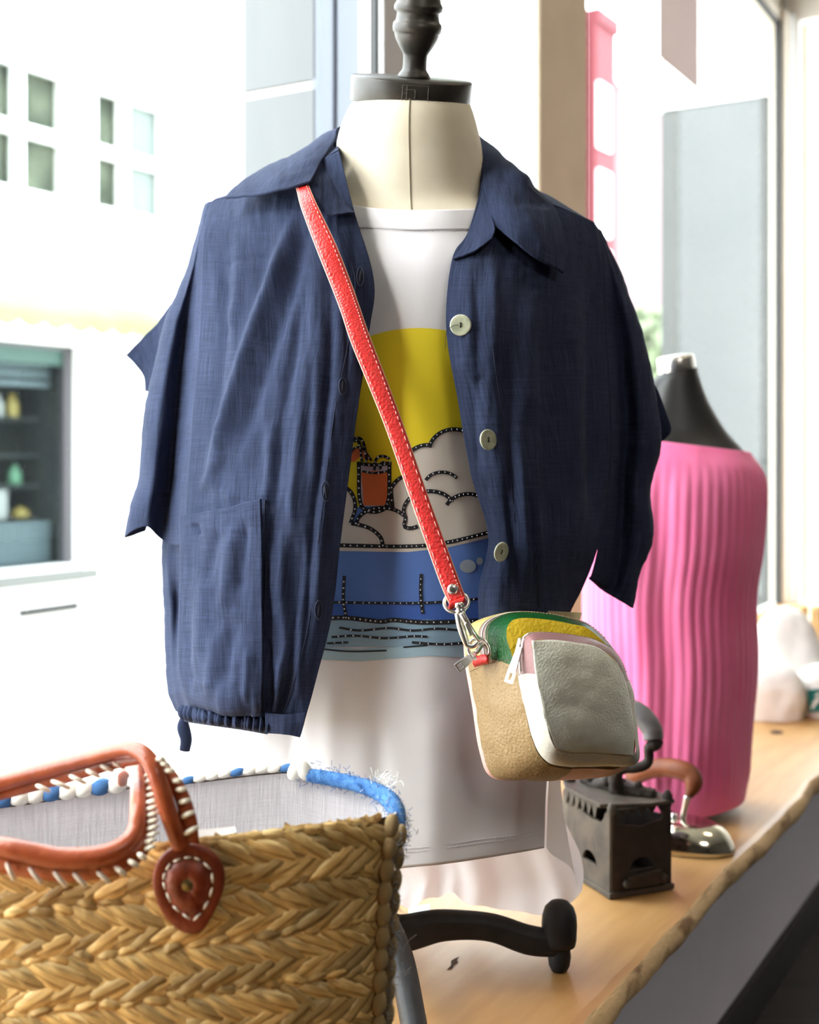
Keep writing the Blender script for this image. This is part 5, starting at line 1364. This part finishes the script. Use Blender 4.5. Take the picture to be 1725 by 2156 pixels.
def fuzz(name, pts, n, r, spread, mat, seed, ln=.012):
    rnd = random.Random(seed); bm = bmesh.new(); C = crom(np.array([tuple(p) for p in pts]), 200, 0)
    for _ in range(n):
        c = Vector(tuple(C[rnd.randrange(200)])) + Vector((rnd.gauss(0, spread), rnd.gauss(0, spread), rnd.gauss(0, spread)))
        a = Vector((rnd.gauss(0, 1), rnd.gauss(0, 1), rnd.gauss(0, 1))).normalized() * ln * rnd.uniform(.3, 1); b = a.orthogonal() * rnd.uniform(-.7, .7)
        vv, ff = tube('x', [c, c + a * .5 + b * .4, c + a], r, mat, seg=3, n=5, data=True)
        vs = [bm.verts.new(x) for x in vv]
        for x in ff: bm.faces.new([vs[i] for i in x])
    return mkbm(name, bm, mat, bk, True, kind='stuff')
fuzz('silver_thread', [P(edgepx(y) + 21, y, .866) for y in range(1740, 2300, 80)], 260, .0002, .0016, m_silver, 5, .008)
m_whisk = M('frayed_thread', srgb(230, 230, 225), rough=0.6)
fuzz('frayed_thread', [P(790, 1655, .950), P(805, 1652, .945), P(815, 1658, .935)], 60, .0002, .002, m_whisk, 6, .018)
fuzz('frayed_thread', [P(835, 2000, .884), P(835, 2060, .884)], 14, .00016, .003, m_silver, 8, .022)
# back rim trim
cols = [b_w, b_w, b_b, b_w, b_w, b_b]
bi = 0
for px in range(-60, 275, 34):
    i = min(range(190), key=lambda j: abs(topx(rim[j])[0] - px) + (0 if rim[j][1] > .93 else 9999))
    c = Vector(tuple(rim[i])) + Vector((0, 0, .003)); c.x = (px - CX) / FPX * c.y
    c.z = CZ + (HY - np.interp(px, [-60, 0, 130, 270], [1694, 1684, 1668, 1650])) / FPX * c.y
    bead(cols[bi % 6], c, (1, .0, .35), .0088, .0064, .0070); bi += 1
for px in range(395, 625, 26):
    c = P(px, float(np.interp(px, [395, 480, 560, 625], [1643, 1628, 1619, 1616])), .974)
    bead((b_w, b_w, b_b, b_w)[bi % 4], c, (1, 0, .3), .0062, .0030, .0036); bi += 1
bead(b_w, P(622, 1622, .970), (.5, 0, 1), .0085, .0060, .0058); bead(b_w, P(640, 1622, .968), (-.5, 0, 1), .0085, .0055, .0055)
bc = [P(650, 1632, .968), P(700, 1640, .962), P(760, 1654, .950), P(805, 1672, .936), P(832, 1702, .915), P(840, 1745, .898), P(838, 1790, .890)]
tube('felt_cord', bc, [.0052, .0056, .0058, .0064, .0068, .0050, .0030], m_braidb, bk, 14, 60)
fuzz('felt_fuzz', bc, 900, .00022, .0036, m_braidb, 9, .006)
fuzz('silver_thread', bc[4:], 300, .0002, .004, m_silver, 12, .008)
# a fold of lining lying over the front rim and a cloth label inside
mk('cloth_label', [P(398, 1775, .832), P(500, 1762, .838), P(495, 1740, .845), P(400, 1748, .838)], [(0, 1, 2, 3)], M('white_label', srgb(240, 236, 232), rough=0.8), bk, False)

# leather handles
def ribbon(name, A_, B_, mat, parent, n=60, thick=.002):
    A_ = np.array([tuple(P(*q)) for q in A_]); B_ = np.array([tuple(P(*q)) for q in B_])
    a = crom(A_, n, 0); b = crom(B_, n, 0)
    v = []
    for i in range(n):
        for t in (0, .33, .66, 1): v.append(a[i] * (1 - t) + b[i] * t + np.array([0, -.0012 * math.sin(math.pi * t), 0]))
    return solid(mk(name, v, grid_faces(n, 4), mat, parent), thick, 0)
def lace(parent, segs, r=.0016):
    for (x0, y0, x1, y1, Y) in segs:
        L = math.dist((x0, y0), (x1, y1)); k = L / FPX * Y
        tube('lacing', [P(x0, y0, Y + .002), P(x0 + (x1 - x0) * .15, y0 + (y1 - y0) * .15, Y - .002), P((x0 + x1) / 2, (y0 + y1) / 2, Y - .003), P(x0 + (x1 - x0) * .9, y0 + (y1 - y0) * .9, Y - .001), P(x1, y1, Y + .003)], [r * .7, r, r * 1.1, r, r * .6], m_cord, parent, 8, 16)
H1 = [(382, 1782, .806), (356, 1715, .800), (338, 1655, .800), (318, 1606, .804), (290, 1580, .812), (250, 1578, .822), (140, 1608, .842), (0, 1648, .855), (-150, 1690, .850), (-260, 1760, .830), (-300, 1850, .812)]
h1 = tube('handle', [P(*q) for q in H1], [.0060, .0058, .0058, .0057, .0055, .0054, .0056, .0060, .006, .006, .006], m_leath, bk, 18, 120, label='upright chestnut leather handle')
ribbon('flange', [(392, 1772, .806), (374, 1700, .804), (352, 1640, .806), (330, 1600, .812)], [(420, 1776, .806), (412, 1716, .805), (386, 1650, .808), (338, 1588, .815)], m_leath, h1)
ribbon('flange', [(306, 1590, .822), (240, 1596, .832), (130, 1624, .848), (0, 1662, .86), (-150, 1704, .86)], [(302, 1606, .822), (240, 1620, .832), (140, 1648, .848), (0, 1684, .86), (-150, 1726, .86)], m_leath, h1)
lace(h1, [(x0, y0, x1, y1, .802) for x0, y0, x1, y1 in ((355, 1610, 340, 1606), (366, 1622, 349, 1622), (382, 1643, 366, 1644), (391, 1661, 374, 1663), (399, 1684, 379, 1690), (408, 1709, 383, 1720), (417, 1741, 388, 1756), (345, 1597, 332, 1598))])
lace(h1, [(x0, y0, x1, y1, .832) for x0, y0, x1, y1 in ((284, 1593, 306, 1604), (262, 1598, 286, 1609), (238, 1605, 262, 1617), (213, 1612, 238, 1624), (183, 1622, 210, 1636), (148, 1634, 180, 1649), (110, 1645, 146, 1659), (78, 1654, 104, 1666))], .0014)
H2 = [(258, 1645, .955), (262, 1628, .930), (278, 1616, .890), (290, 1634, .850), (291, 1700, .806), (286, 1748, .794), (262, 1780, .786), (205, 1803, .780), (120, 1806, .778), (50, 1792, .778), (0, 1782, .780), (-120, 1765, .79), (-220, 1720, .82), (-240, 1690, .88)]
h2 = tube('handle', [P(*q) for q in H2], [.004, .0048, .0052, .0054, .0054, .0056, .0060, .0064, .0066, .0064, .006, .006, .006, .005], m_leath, bk, 18, 130, label='drooping chestnut leather handle')
ribbon('flange', [(300, 1624, .860), (304, 1690, .812), (303, 1745, .798), (284, 1780, .790), (230, 1806, .784), (140, 1820, .782), (50, 1808, .782), (0, 1798, .784), (-100, 1780, .79)],
       [(314, 1618, .862), (327, 1690, .814), (326, 1750, .800), (306, 1800, .794), (256, 1838, .790), (150, 1854, .790), (55, 1846, .790), (0, 1836, .790), (-100, 1820, .80)], m_leath, h2, 110)
lace(h2, [(314 + (6 if 1650 < yy < 1770 else 0) + 12, yy - 5, 306 + (4 if 1650 < yy < 1770 else 0), yy + 2, float(np.interp(yy, [1620, 1690, 1790], [.85, .806, .788]))) for yy in range(1632, 1790, 14)], .0013)
lace(h2, [(x0, y0, x1, y1, .782) for x0, y0, x1, y1 in ((14, 1818, 30, 1852), (62, 1828, 88, 1860), (114, 1836, 140, 1866), (156, 1840, 182, 1866), (206, 1836, 230, 1858), (244, 1826, 264, 1842), (272, 1812, 290, 1824), (292, 1798, 306, 1808))], .0015)
# stitched leather patch and rivet
PT = [(395, 1777, .806), (358, 1787, .806), (332, 1812, .806), (321, 1850, .806), (328, 1892, .806), (346, 1928, .807), (376, 1958, .808), (408, 1967, .808), (428, 1958, .808), (446, 1930, .808), (464, 1893, .808), (473, 1852, .808), (464, 1815, .807), (436, 1787, .806)]
pt = crom(np.array([tuple(P(*q)) for q in PT]), 90, 0, True)
pc = np.array(tuple(P(397, 1858, .806)))
v = []
for t, dY in ((1, .003), (1, .0005), (.985, -.0008), (.93, -.0014), (.72, -.0016), (.66, -.0006), (.60, -.0030), (.45, -.0052), (.30, -.0062), (.17, -.0056), (.10, -.0040), (.02, -.0038)):
    for k, p in enumerate(pt):
        w = .0004 * fbm(Vector(tuple(p * 90)), 2)
        v.append(pc + (p - pc) * t + np.array([0, dY + w, 0]))
patch = mk('leather_patch', v, grid_faces(12, 90, True) + [tuple(range(11 * 90, 12 * 90))], m_patch, bk, label='dark chestnut teardrop patch with rivet')
lathe('rivet', [(.0001, 0), (.0044, 0), (.0046, .0007), (.0038, .0015), (.0001, .0017)], Vector(tuple(pc)) + Vector((0, -.0038, 0)), M('aged_brass', (0.20, 0.15, 0.06), (0.26, 0.20, 0.09), 200, rough=0.4, metal=0.9), patch, 24, rt)
RG = [(403, 1805), (380, 1808), (359, 1819), (347, 1838), (344, 1858), (351, 1880), (365, 1908), (385, 1924), (408, 1937), (429, 1914), (442, 1888), (448, 1859), (443, 1830), (421, 1811)]
ringp = crom(np.array(RG, float), 14 * 6, 0, True)
for k in range(14):
    a, b = ringp[k * 6], ringp[(k * 6 + 4) % 84]
    tube('stitch', [P(a[0], a[1], .8050), P((a[0] + b[0]) / 2, (a[1] + b[1]) / 2, .8030), P(b[0], b[1], .8050)], [.0005, .0008, .0005], m_cord, patch, 8, 8)

# ------------------------------------------------------------------ pink top on a black bust form
m_bform = M('black_form_vinyl', (0.012, 0.012, 0.012), rough=0.42)
PY = 1.80
bust = empty('bust_form', (0.40, PY, SHELF), 'black bust form with shiny neck cap wearing the pink top by the right window', 'mannequin')
def rows_world(R, n, seg, fold=None):
    """rows: py, left px, right px, half depth, depth of centre, drop of the far side in px"""
    A = crom(np.array(R, float), n, 0); v = []
    for r, (py, xl, xr, hd, cy, sl) in enumerate(A):
        for k in range(seg):
            w = 2 * math.pi * k / seg
            cx = (xl + xr) / 2; hw = (xr - xl) / 2
            x = cx + hw * math.sin(w); Y = cy - hd * math.cos(w)
            y = py + sl * math.sin(w)
            p = P(x, y, cy); p.y = Y
            if fold:
                d = fold(w, r / (n - 1)); p.x += d * math.sin(w); p.y -= d * math.cos(w)
            v.append(p)
    return v
FR = [(782, 1384, 1468, .028, 1.80, -8), (800, 1370, 1472, .032, 1.80, -8), (850, 1350, 1492, .038, 1.80, -4), (900, 1320, 1528, .045, 1.80, 6), (935, 1290, 1566, .055, 1.80, 14), (965, 1262, 1588, .07, 1.80, 14),
      (1020, 1245, 1598, .085, 1.80, 8), (1150, 1240, 1592, .09, 1.80, 0), (1300, 1250, 1580, .085, 1.80, 0), (1500, 1250, 1570, .088, 1.80, 0), (1670, 1250, 1560, .088, 1.80, 0)]
v = rows_world(FR, 70, 56)
mk('torso', v, grid_faces(70, 56, True) + [tuple(range(56)), tuple(reversed(range(69 * 56, 70 * 56)))], m_bform, bust)
rcap = Matrix.Rotation(math.radians(-9), 3, 'Y') @ Matrix.Rotation(math.radians(8), 3, 'X')
cc = P(1424, 768, 1.80)
lathe('neck_cap', [(.004, -.011), (.0268, -.011), (.0276, -.009), (.0268, .011), (.0258, .0125), (.004, .0135)], cc, m_chrome, bust, 48, rcap)
m_pinkc = M('pink_knit', srgb(250, 112, 164), srgb(252, 124, 172), 12, rough=0.8, sheen=0.3, weave=(0.0016, 0.15, 0.0006, 0.03))
top = empty('pink_top', (0.42, PY, 0.75), 'bright pink ribbed sleeveless top on the black bust form', 'top')
TP = [(926, 1296, 1567, .062, 1.80, 16), (945, 1272, 1582, .07, 1.80, 16), (985, 1250, 1606, .085, 1.80, 12), (1040, 1238, 1611, .095, 1.80, 5), (1150, 1234, 1604, .10, 1.80, 0), (1260, 1230, 1588, .098, 1.80, 0), (1400, 1232, 1590, .10, 1.80, 0), (1560, 1230, 1576, .10, 1.80, 0), (1640, 1228, 1570, .10, 1.80, 0), (1684, 1226, 1565, .100, 1.80, -14)]
def pleat(w, t):
    k = min(1, max(0, (t - .17) * 6)) * (1 if t < .84 else max(0, 1 - (t - .84) * 14))
    s = abs(((w * 27 / math.pi + .5 * math.sin(2.2 * t + .6)) % 1) - .5) * 2
    d = k * (.0024 * s ** .6 - .001)
    d += k * .006 * math.exp(-((w + .55 - .5 * (t - .5)) / .16) ** 2) * math.sin(math.pi * t)       # a soft hanging fold
    d -= k * .006 * math.exp(-((w + .25 - .4 * (t - .5)) / .14) ** 2) * math.sin(math.pi * t)
    d += .0015 * fbm(Vector((math.cos(w) * 3, math.sin(w) * 3, t * 6)), 2)
    return d
def pl2(w, t):
    w = (w + math.pi) % (2 * math.pi) - math.pi
    return pleat(w, t)
v = rows_world(TP, 150, 260, pl2)
uv = [(k * .0032, r * .005) for r in range(150) for k in range(260)]
# neckline dips at the front
for r in range(12):
    for k in range(260):
        w = 2 * math.pi * k / 260
        v[r * 260 + k].z -= (1 - r / 12) ** 1.5 * .016 * max(0, math.cos(w - .45))
solid(mk('body', v, grid_faces(150, 260, True), m_pinkc, top, uvs=uv), .0015, 0)
v2 = []
for r in range(4):
    for k in range(130):
        q = v[(0 if r < 2 else r - 1) * 260 + 2 * k]; v2.append(q + Vector((0, 0, .0015 if r == 0 else 0)) + Vector((math.sin(2 * math.pi * k / 130), -math.cos(2 * math.pi * k / 130), 0)) * (.0016 if r else .0004))
mk('neck_binding', v2, grid_faces(4, 130, True), m_pinkc, top)

# ------------------------------------------------------------------ old charcoal box iron
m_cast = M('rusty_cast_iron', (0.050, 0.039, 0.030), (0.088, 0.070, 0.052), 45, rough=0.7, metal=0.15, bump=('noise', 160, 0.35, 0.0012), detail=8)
m_castd = M('dark_and_shaded_cast_iron', (0.020, 0.013, 0.009), (0.036, 0.024, 0.017), 50, rough=0.7, metal=0.1, bump=('noise', 200, 0.3, 0.001))  # dark fittings, plus shade painted on faces turned from the window
m_grip = M('worn_grey_wood', (0.13, 0.12, 0.125), (0.19, 0.175, 0.175), 30, rough=0.5, stretch=(1, 1, 4))
A0 = shelfpt(1287, 1893); B0 = shelfpt(1411, 1873)
wx = (B0 - A0); wid = wx.length; wx.normalize(); ly = Vector((-wx.y, wx.x, 0))
if ly.y < 0: ly = -ly
LEN = 0.155
iron = empty('charcoal_iron', tuple((A0 + B0) / 2 + ly * .07), 'old rusty charcoal box iron with hinged lid and curved grey grip', 'iron')
def I(a, b, z): return A0 + wx * a + ly * b + Vector((0, 0, z))
HB = .094
# base plate with pointed nose
def prism(name, outline, z0, z1, mat, parent, bev=.001):
    n = len(outline); v = [I(a, b, z0) for a, b in outline] + [I(a, b, z1) for a, b in outline]
    f = [tuple(reversed(range(n))), tuple(range(n, 2 * n))] + [(i, (i + 1) % n, n + (i + 1) % n, n + i) for i in range(n)]
    o = mk(name, v, f, mat, parent, False)
    if bev: bevel(o, bev)
    return o
nose = wid / 2
def plan(m): return [(-m, -m), (wid + m, -m), (wid + m, LEN * .62), (wid * .88, LEN * .82), (nose, LEN + m), (wid * .12, LEN * .82), (-m, LEN * .62)]
prism('base_plate', plan(.004), 0.001, .008, m_cast, iron)
# walls as plates with their cut-outs, built from outlines in the plate's own plane
def plate(name, org, ux, uz, outline, hole, t, mat, nrm):
    pts = [Vector(p) for p in outline]; loops = [list(range(len(pts)))]
    if hole:
        loops_h = list(range(len(pts), len(pts) + len(hole))); pts += [Vector(p) for p in hole]; edges = [(loops_h[i], loops_h[(i + 1) % len(hole)]) for i in range(len(hole))]
    edges_o = [(i, (i + 1) % len(outline)) for i in range(len(outline))]
    vs, es, fs_, *_ = delaunay_2d_cdt(pts, edges_o + (edges if hole else []), [], 1, 1e-7)
    def inpoly(q, poly):
        r = False; j = len(poly) - 1
        for i in range(len(poly)):
            if (poly[i][1] > q[1]) != (poly[j][1] > q[1]) and q[0] < (poly[j][0] - poly[i][0]) * (q[1] - poly[i][1]) / (poly[j][1] - poly[i][1]) + poly[i][0]: r = not r
            j = i
        return r
    keep = []
    for f in fs_:
        c = sum((vs[i] for i in f), Vector((0, 0))) / len(f)
        if inpoly(c, outline) and not (hole and inpoly(c, hole)): keep.append(f)
    v = [org + ux * q.x + uz * q.y for q in vs]
    o = mk(name, v, keep, mat, iron, False); solid(o, t, 0); return o
UZ = Vector((0, 0, 1))
hs = lambda cx, cz, r: [(cx + r * math.cos(a), cz + r * .85 * math.sin(a)) for a in np.linspace(0, math.pi, 14)]
# long side: wavy cut top and half-round draught hole
sidetop = [(0, .094), (.004, .098), (.010, .098), (.013, .090), (.020, .084), (.040, .083), (.060, .086), (.075, .093), (.085, .094), (LEN * .62, .094)]
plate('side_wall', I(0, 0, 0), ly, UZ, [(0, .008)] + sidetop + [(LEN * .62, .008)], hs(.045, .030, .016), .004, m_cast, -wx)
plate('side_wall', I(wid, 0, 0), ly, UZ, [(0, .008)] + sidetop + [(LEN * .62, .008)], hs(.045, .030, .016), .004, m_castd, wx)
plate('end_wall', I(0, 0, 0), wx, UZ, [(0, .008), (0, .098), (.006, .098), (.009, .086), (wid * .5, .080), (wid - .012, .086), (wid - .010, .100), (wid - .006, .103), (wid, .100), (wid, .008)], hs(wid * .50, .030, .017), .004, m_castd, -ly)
for a, b in (((0, LEN * .62), (wid * .12, LEN * .82)), ((wid * .12, LEN * .82), (nose, LEN)), ((wid, LEN * .62), (wid * .88, LEN * .82)), ((wid * .88, LEN * .82), (nose, LEN))):
    o_ = I(a[0], a[1], 0); u = I(b[0], b[1], 0) - o_; L = u.length; u.normalize()
    plate('nose_wall', o_, u, UZ, [(0, .008), (0, .092), (L, .092), (L, .008)], None, .004, m_cast, -wx)
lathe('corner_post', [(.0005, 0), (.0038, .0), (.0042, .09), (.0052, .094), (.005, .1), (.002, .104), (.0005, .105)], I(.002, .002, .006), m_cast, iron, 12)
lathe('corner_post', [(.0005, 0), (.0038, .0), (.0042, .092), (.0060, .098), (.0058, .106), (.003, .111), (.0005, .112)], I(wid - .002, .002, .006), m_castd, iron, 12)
# sliding draught door with hinge pins at the foot of the end wall
dr_ = box('draught_door', [I(wid * .24, -.010, .012), I(wid * .80, -.010, .012), I(wid * .80, -.003, .012), I(wid * .24, -.003, .012), I(wid * .24, -.010, .025), I(wid * .80, -.010, .029), I(wid * .80, -.003, .029), I(wid * .24, -.003, .025)], m_castd, iron, .001)
for a in (.20, .84): lathe('hinge_pin', [(.0005, -.006), (.0042, -.006), (.005, 0), (.0042, .006), (.0005, .006)], I(wid * a, -.008, .018), m_castd, dr_, 14, Matrix.Rotation(math.radians(90), 3, 'X'))
# lid with toothed edge, standing a little open
lid = empty('x', (0, 0, 0)); bpy.data.objects.remove(lid)
LZ = .103
tl = []
for k in range(10): tl += [(-.007, LEN * .06 * k), (-.007 + .0, LEN * .06 * k + .0046)]
lo = [(-.008, .012), (wid * .62, -.006), (wid + .004, -.004), (wid + .008, .012), (wid + .006, .03), (wid + .004, LEN * .6), (wid * .85, LEN * .84), (nose, LEN + .006), (wid * .12, LEN * .84), (-.008, LEN * .6)]
lid = prism('lid', lo, LZ, LZ + .0045, m_cast, iron)
m_teeth = m_cast
v, f = [], []
for k in range(6):
    b0 = .022 + k * .0135; q = len(v)
    v += [I(-.004, b0, LZ), I(-.004, b0 + .0135, LZ), I(-.004, b0 + .0068, LZ - .017)]; f.append((q, q + 1, q + 2))
solid(mk('toothed_skirt', v, f, m_cast, lid, False), .002, 0)
v, f = [], []
for k in range(5):
    b0 = .008 + k * .0135; q = len(v)
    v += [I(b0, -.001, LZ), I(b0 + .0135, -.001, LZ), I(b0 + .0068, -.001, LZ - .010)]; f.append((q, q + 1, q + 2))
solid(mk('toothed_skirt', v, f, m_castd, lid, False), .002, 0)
# ornamented handle bracket and grip
def rough_bar(name, pts, r, mat, parent, seg=12, n=50, amp=.0012):
    vv, ff = tube('x', pts, r, mat, seg=seg, n=n, data=True)
    vv = [Vector(tuple(q)) + Vector((1, 1, 1)) * amp * fbm(Vector(tuple(q)) * 160, 2) for q in vv]
    return mk(name, vv, ff, mat, parent)
YC = 1.49
rough_bar('bracket_plate', [I(wid * .86, .014, LZ + .007), I(wid * .6, .04, LZ + .008), I(wid * .42, .07, LZ + .008), I(wid * .3, .105, LZ + .008)], [.007, .0085, .008, .006], m_castd, lid, 12, 40, .002)
for a, b, r in ((.56, .050, .0085), (.42, .066, .0095), (.48, .05, .009), (.70, .03, .006), (.33, .09, .008)):
    lathe('boss', [(.0005, 0), (r, .002), (r * .9, .008), (r * .55, .012), (.0005, .0135)], I(wid * a, b, LZ + .008), m_castd, lid, 14)
hb = rough_bar('handle_bracket', [P(1300, 1668, YC), P(1296, 1640, YC - .005), P(1304, 1622, YC - .01), P(1330, 1617, YC - .015), P(1356, 1612, YC - .018), P(1366, 1598, YC - .018), P(1366, 1570, YC - .018)], [.008, .0085, .0075, .0062, .0065, .006, .0062], m_castd, iron, 14, 60)
tube('grip', [P(1376, 1558, YC - .018), P(1372, 1535, YC - .014), P(1352, 1508, YC - .006), P(1322, 1492, YC + .006), P(1280, 1484, YC + .022), P(1230, 1486, YC + .045), P(1195, 1500, YC + .06)], [.0118, .0125, .013, .0135, .0135, .0125, .011], m_grip, iron, 20, 60)
rough_bar('ferrule', [P(1364, 1574, YC - .018), P(1380, 1566, YC - .018), P(1391, 1556, YC - .018)], [.006, .008, .005], m_castd, iron, 12, 16, .001)
rough_bar('handle_bracket', [P(1195, 1500, YC + .06), P(1188, 1540, YC + .065), P(1190, 1600, YC + .06), P(1200, 1650, YC + .055)], [.009, .007, .006, .008], m_castd, iron, 12, 30)

# ------------------------------------------------------------------ chrome iron with a wooden handle
m_red_wood = M('red_brown_wood', (0.16, 0.045, 0.018), (0.23, 0.070, 0.028), 14, rough=0.45, spec=0.3, stretch=(1, 4, 4))
m_chromey = M('warm_chrome', (0.70, 0.66, 0.54), rough=0.12, metal=1.0)
ci = empty('chrome_iron', shelfpt(1450, 1800), 'domed chrome flat iron with red-brown wooden handle behind the charcoal iron', 'iron')
T0 = shelfpt(1470, 1806, 0)                       # near edge of the sole
ax_ = (Vector((0.62, 0.70, 0))).normalized(); ay_ = Vector((-ax_.y, ax_.x, 0))
c0 = T0 + Vector((-.012, .048, 0))
v = []; nr, nc = 14, 64
for r in range(nr):
    t = r / (nr - 1); sc = math.cos(t * math.pi / 2 * .97) ** .55 if r > 2 else 1.0 - .004 * r
    z = [.001, .006, .008][r] if r < 3 else .008 + .030 * math.sin((t - .15) / .85 * math.pi / 2)
    for k in range(nc):
        w = 2 * math.pi * k / nc
        rr = 1.0
        x = math.cos(w); y = math.sin(w)
        lx = .078 * x * (1.12 if x < 0 else 0.92); wy = .047 * y * (1 - .42 * max(0, -x) ** 1.6)
        v.append(c0 + (Vector((1, .0, 0)) * .0 + Vector((0.86, -0.51, 0)).normalized() * lx + Vector((0.51, .86, 0)).normalized() * wy) * sc + Vector((0, 0, z)))
mk('body', v, grid_faces(nr, nc, True) + [tuple(range((nr - 1) * nc, nr * nc)), tuple(reversed(range(nc)))], m_chromey, ci)
tube('post', [P(1436, 1733, 1.62), P(1441, 1706, 1.617), P(1448, 1676, 1.614)], [.0046, .0036, .0046], m_chrome, ci, 14, 16)
tube('knob', [P(1419, 1724, 1.62), P(1419, 1712, 1.62)], [.006, .004], m_chrome, ci, 14, 8)
tube('handle', [P(1330, 1640, 1.68), P(1362, 1622, 1.66), P(1400, 1616, 1.645), P(1436, 1622, 1.63), P(1456, 1634, 1.622), P(1460, 1652, 1.617), P(1450, 1678, 1.614)], [.012, .0125, .0125, .013, .0125, .0115, .005], m_red_wood, ci, 20, 70)
tube('post', [P(1334, 1648, 1.68), P(1338, 1700, 1.68), P(1345, 1745, 1.67)], [.005, .004, .0046], m_chrome, ci, 12, 16)

# ------------------------------------------------------------------ white cloth goods at the end of the shelf
m_wc = M('white_cotton', (0.82, 0.80, 0.78), (0.86, 0.84, 0.82), 20, rough=0.9, bump=('noise', 60, 0.25, 0.004))
m_wd = M('pale_wood_peg', (0.50, 0.30, 0.12), (0.58, 0.37, 0.17), 20, rough=0.5)
def soft(name, c, rx, ry, h, lab, cat, seed, top=.45, mat=None):
    v = []; nr, nc = 26, 48
    for r in range(nr):
        t = r / (nr - 1)
        prof = (1 - max(0, t - top) ** 2 / (1 - top) ** 2) ** .5 if t > top else .93 + .07 * math.sin(t / top * math.pi * .5)
        prof = max(prof, .02)
        for k in range(nc):
            w = 2 * math.pi * k / nc
            e = 1.0 / (abs(math.cos(w)) ** 3 + abs(math.sin(w)) ** 3) ** (1 / 3)
            g = 1 + .05 * fbm(Vector((math.cos(w) * 2 + seed, math.sin(w) * 2, t * 4)), 3)
            v.append(Vector(c) + Vector((rx * e * math.cos(w) * prof * g, ry * e * math.sin(w) * prof * g, h * t)))
    o = mk(name, v, grid_faces(nr, nc, True) + [tuple(reversed(range(nc))), tuple(range((nr - 1) * nc, nr * nc))], mat or m_wc)
    if lab: tag(o, lab, cat)
    return o
c1 = shelfpt(1638, 1522); 
soft('cotton_pouch', (c1.x + .002, c1.y + .055, SHELF), .062, .055, .112, 'white rounded cotton pouch nearest the pink top at the shelf end', 'pouch', 1)
pz = soft('cotton_pouch', (c1.x + .125, c1.y + .085, SHELF), .070, .055, .100, 'white cotton pouch with teal printed mark at the right frame edge', 'pouch', 5)
c2 = P(1655, 1395, 2.56)
soft('cotton_hat', (c2.x, c2.y, SHELF), .075, .055, .20, 'tall white cotton hat rounded on top behind the white pouches', 'hat', 9, .30)
soft('cotton_hat', (c2.x + .155, c2.y + .05, SHELF), .060, .055, .17, 'lower white cotton hat at the right frame edge behind the pouches', 'hat', 12, .4)
m_tealp = M('teal_fabric_print', srgb(16, 110, 110), rough=0.8)
cq_ = Vector((c1.x + .10, c1.y + .085, SHELF))
def pch(px, py): return P(px, py, c1.y + .085 - .0555)
lg = mk('printed_mark', [pch(1700, 1452), pch(1760, 1448), pch(1760, 1496), pch(1704, 1500)], [(0, 1, 2, 3)], m_tealp, pz, False, label='teal printed square')
solid(lg, .002, 0)
m_wp2 = M('white_print', (0.85, 0.86, 0.85), rough=0.8)
pe = lambda px, py: P(px, py, c1.y + .085 - .0568)
for poly in ([(1708, 1490), (1714, 1476), (1722, 1468), (1728, 1474), (1718, 1484), (1712, 1494)], [(1716, 1466), (1722, 1458), (1728, 1460), (1722, 1468)]):
    mk('printed_leaf', [pe(*q) for q in poly], [tuple(range(len(poly)))], m_wp2, lg, False)
pgx = []
for px, lab in ((1690, 'shorter wooden peg standing behind the white hats'), (1720, 'wooden peg standing at the right frame edge behind the hats')):
    c = P(px, 1400, 2.70); hgt = CZ + (HY - 1276) / FPX * 2.70 - SHELF
    tag(lathe('wooden_peg', [(.011, 0), (.011, hgt * .9), (.0125, hgt * .92), (.0125, hgt * .98), (.008, hgt)], (c.x, c.y, SHELF), m_wd, None, 20), lab, 'peg')
# slip of pale paper lying on the shelf behind the leg
sl0 = shelfpt(905, 1935)
pp = mk('paper_slip', [shelfpt(860, 1914, .001), shelfpt(905, 1906, .001), shelfpt(905, 1934, .001), shelfpt(862, 1938, .001)], [(0, 1, 2, 3)], M('pale_teal_paper', srgb(196, 214, 212), rough=0.8), None, False)
solid(pp, .0006); tag(pp, 'slip of pale teal paper lying on the shelf behind the black leg', 'paper')
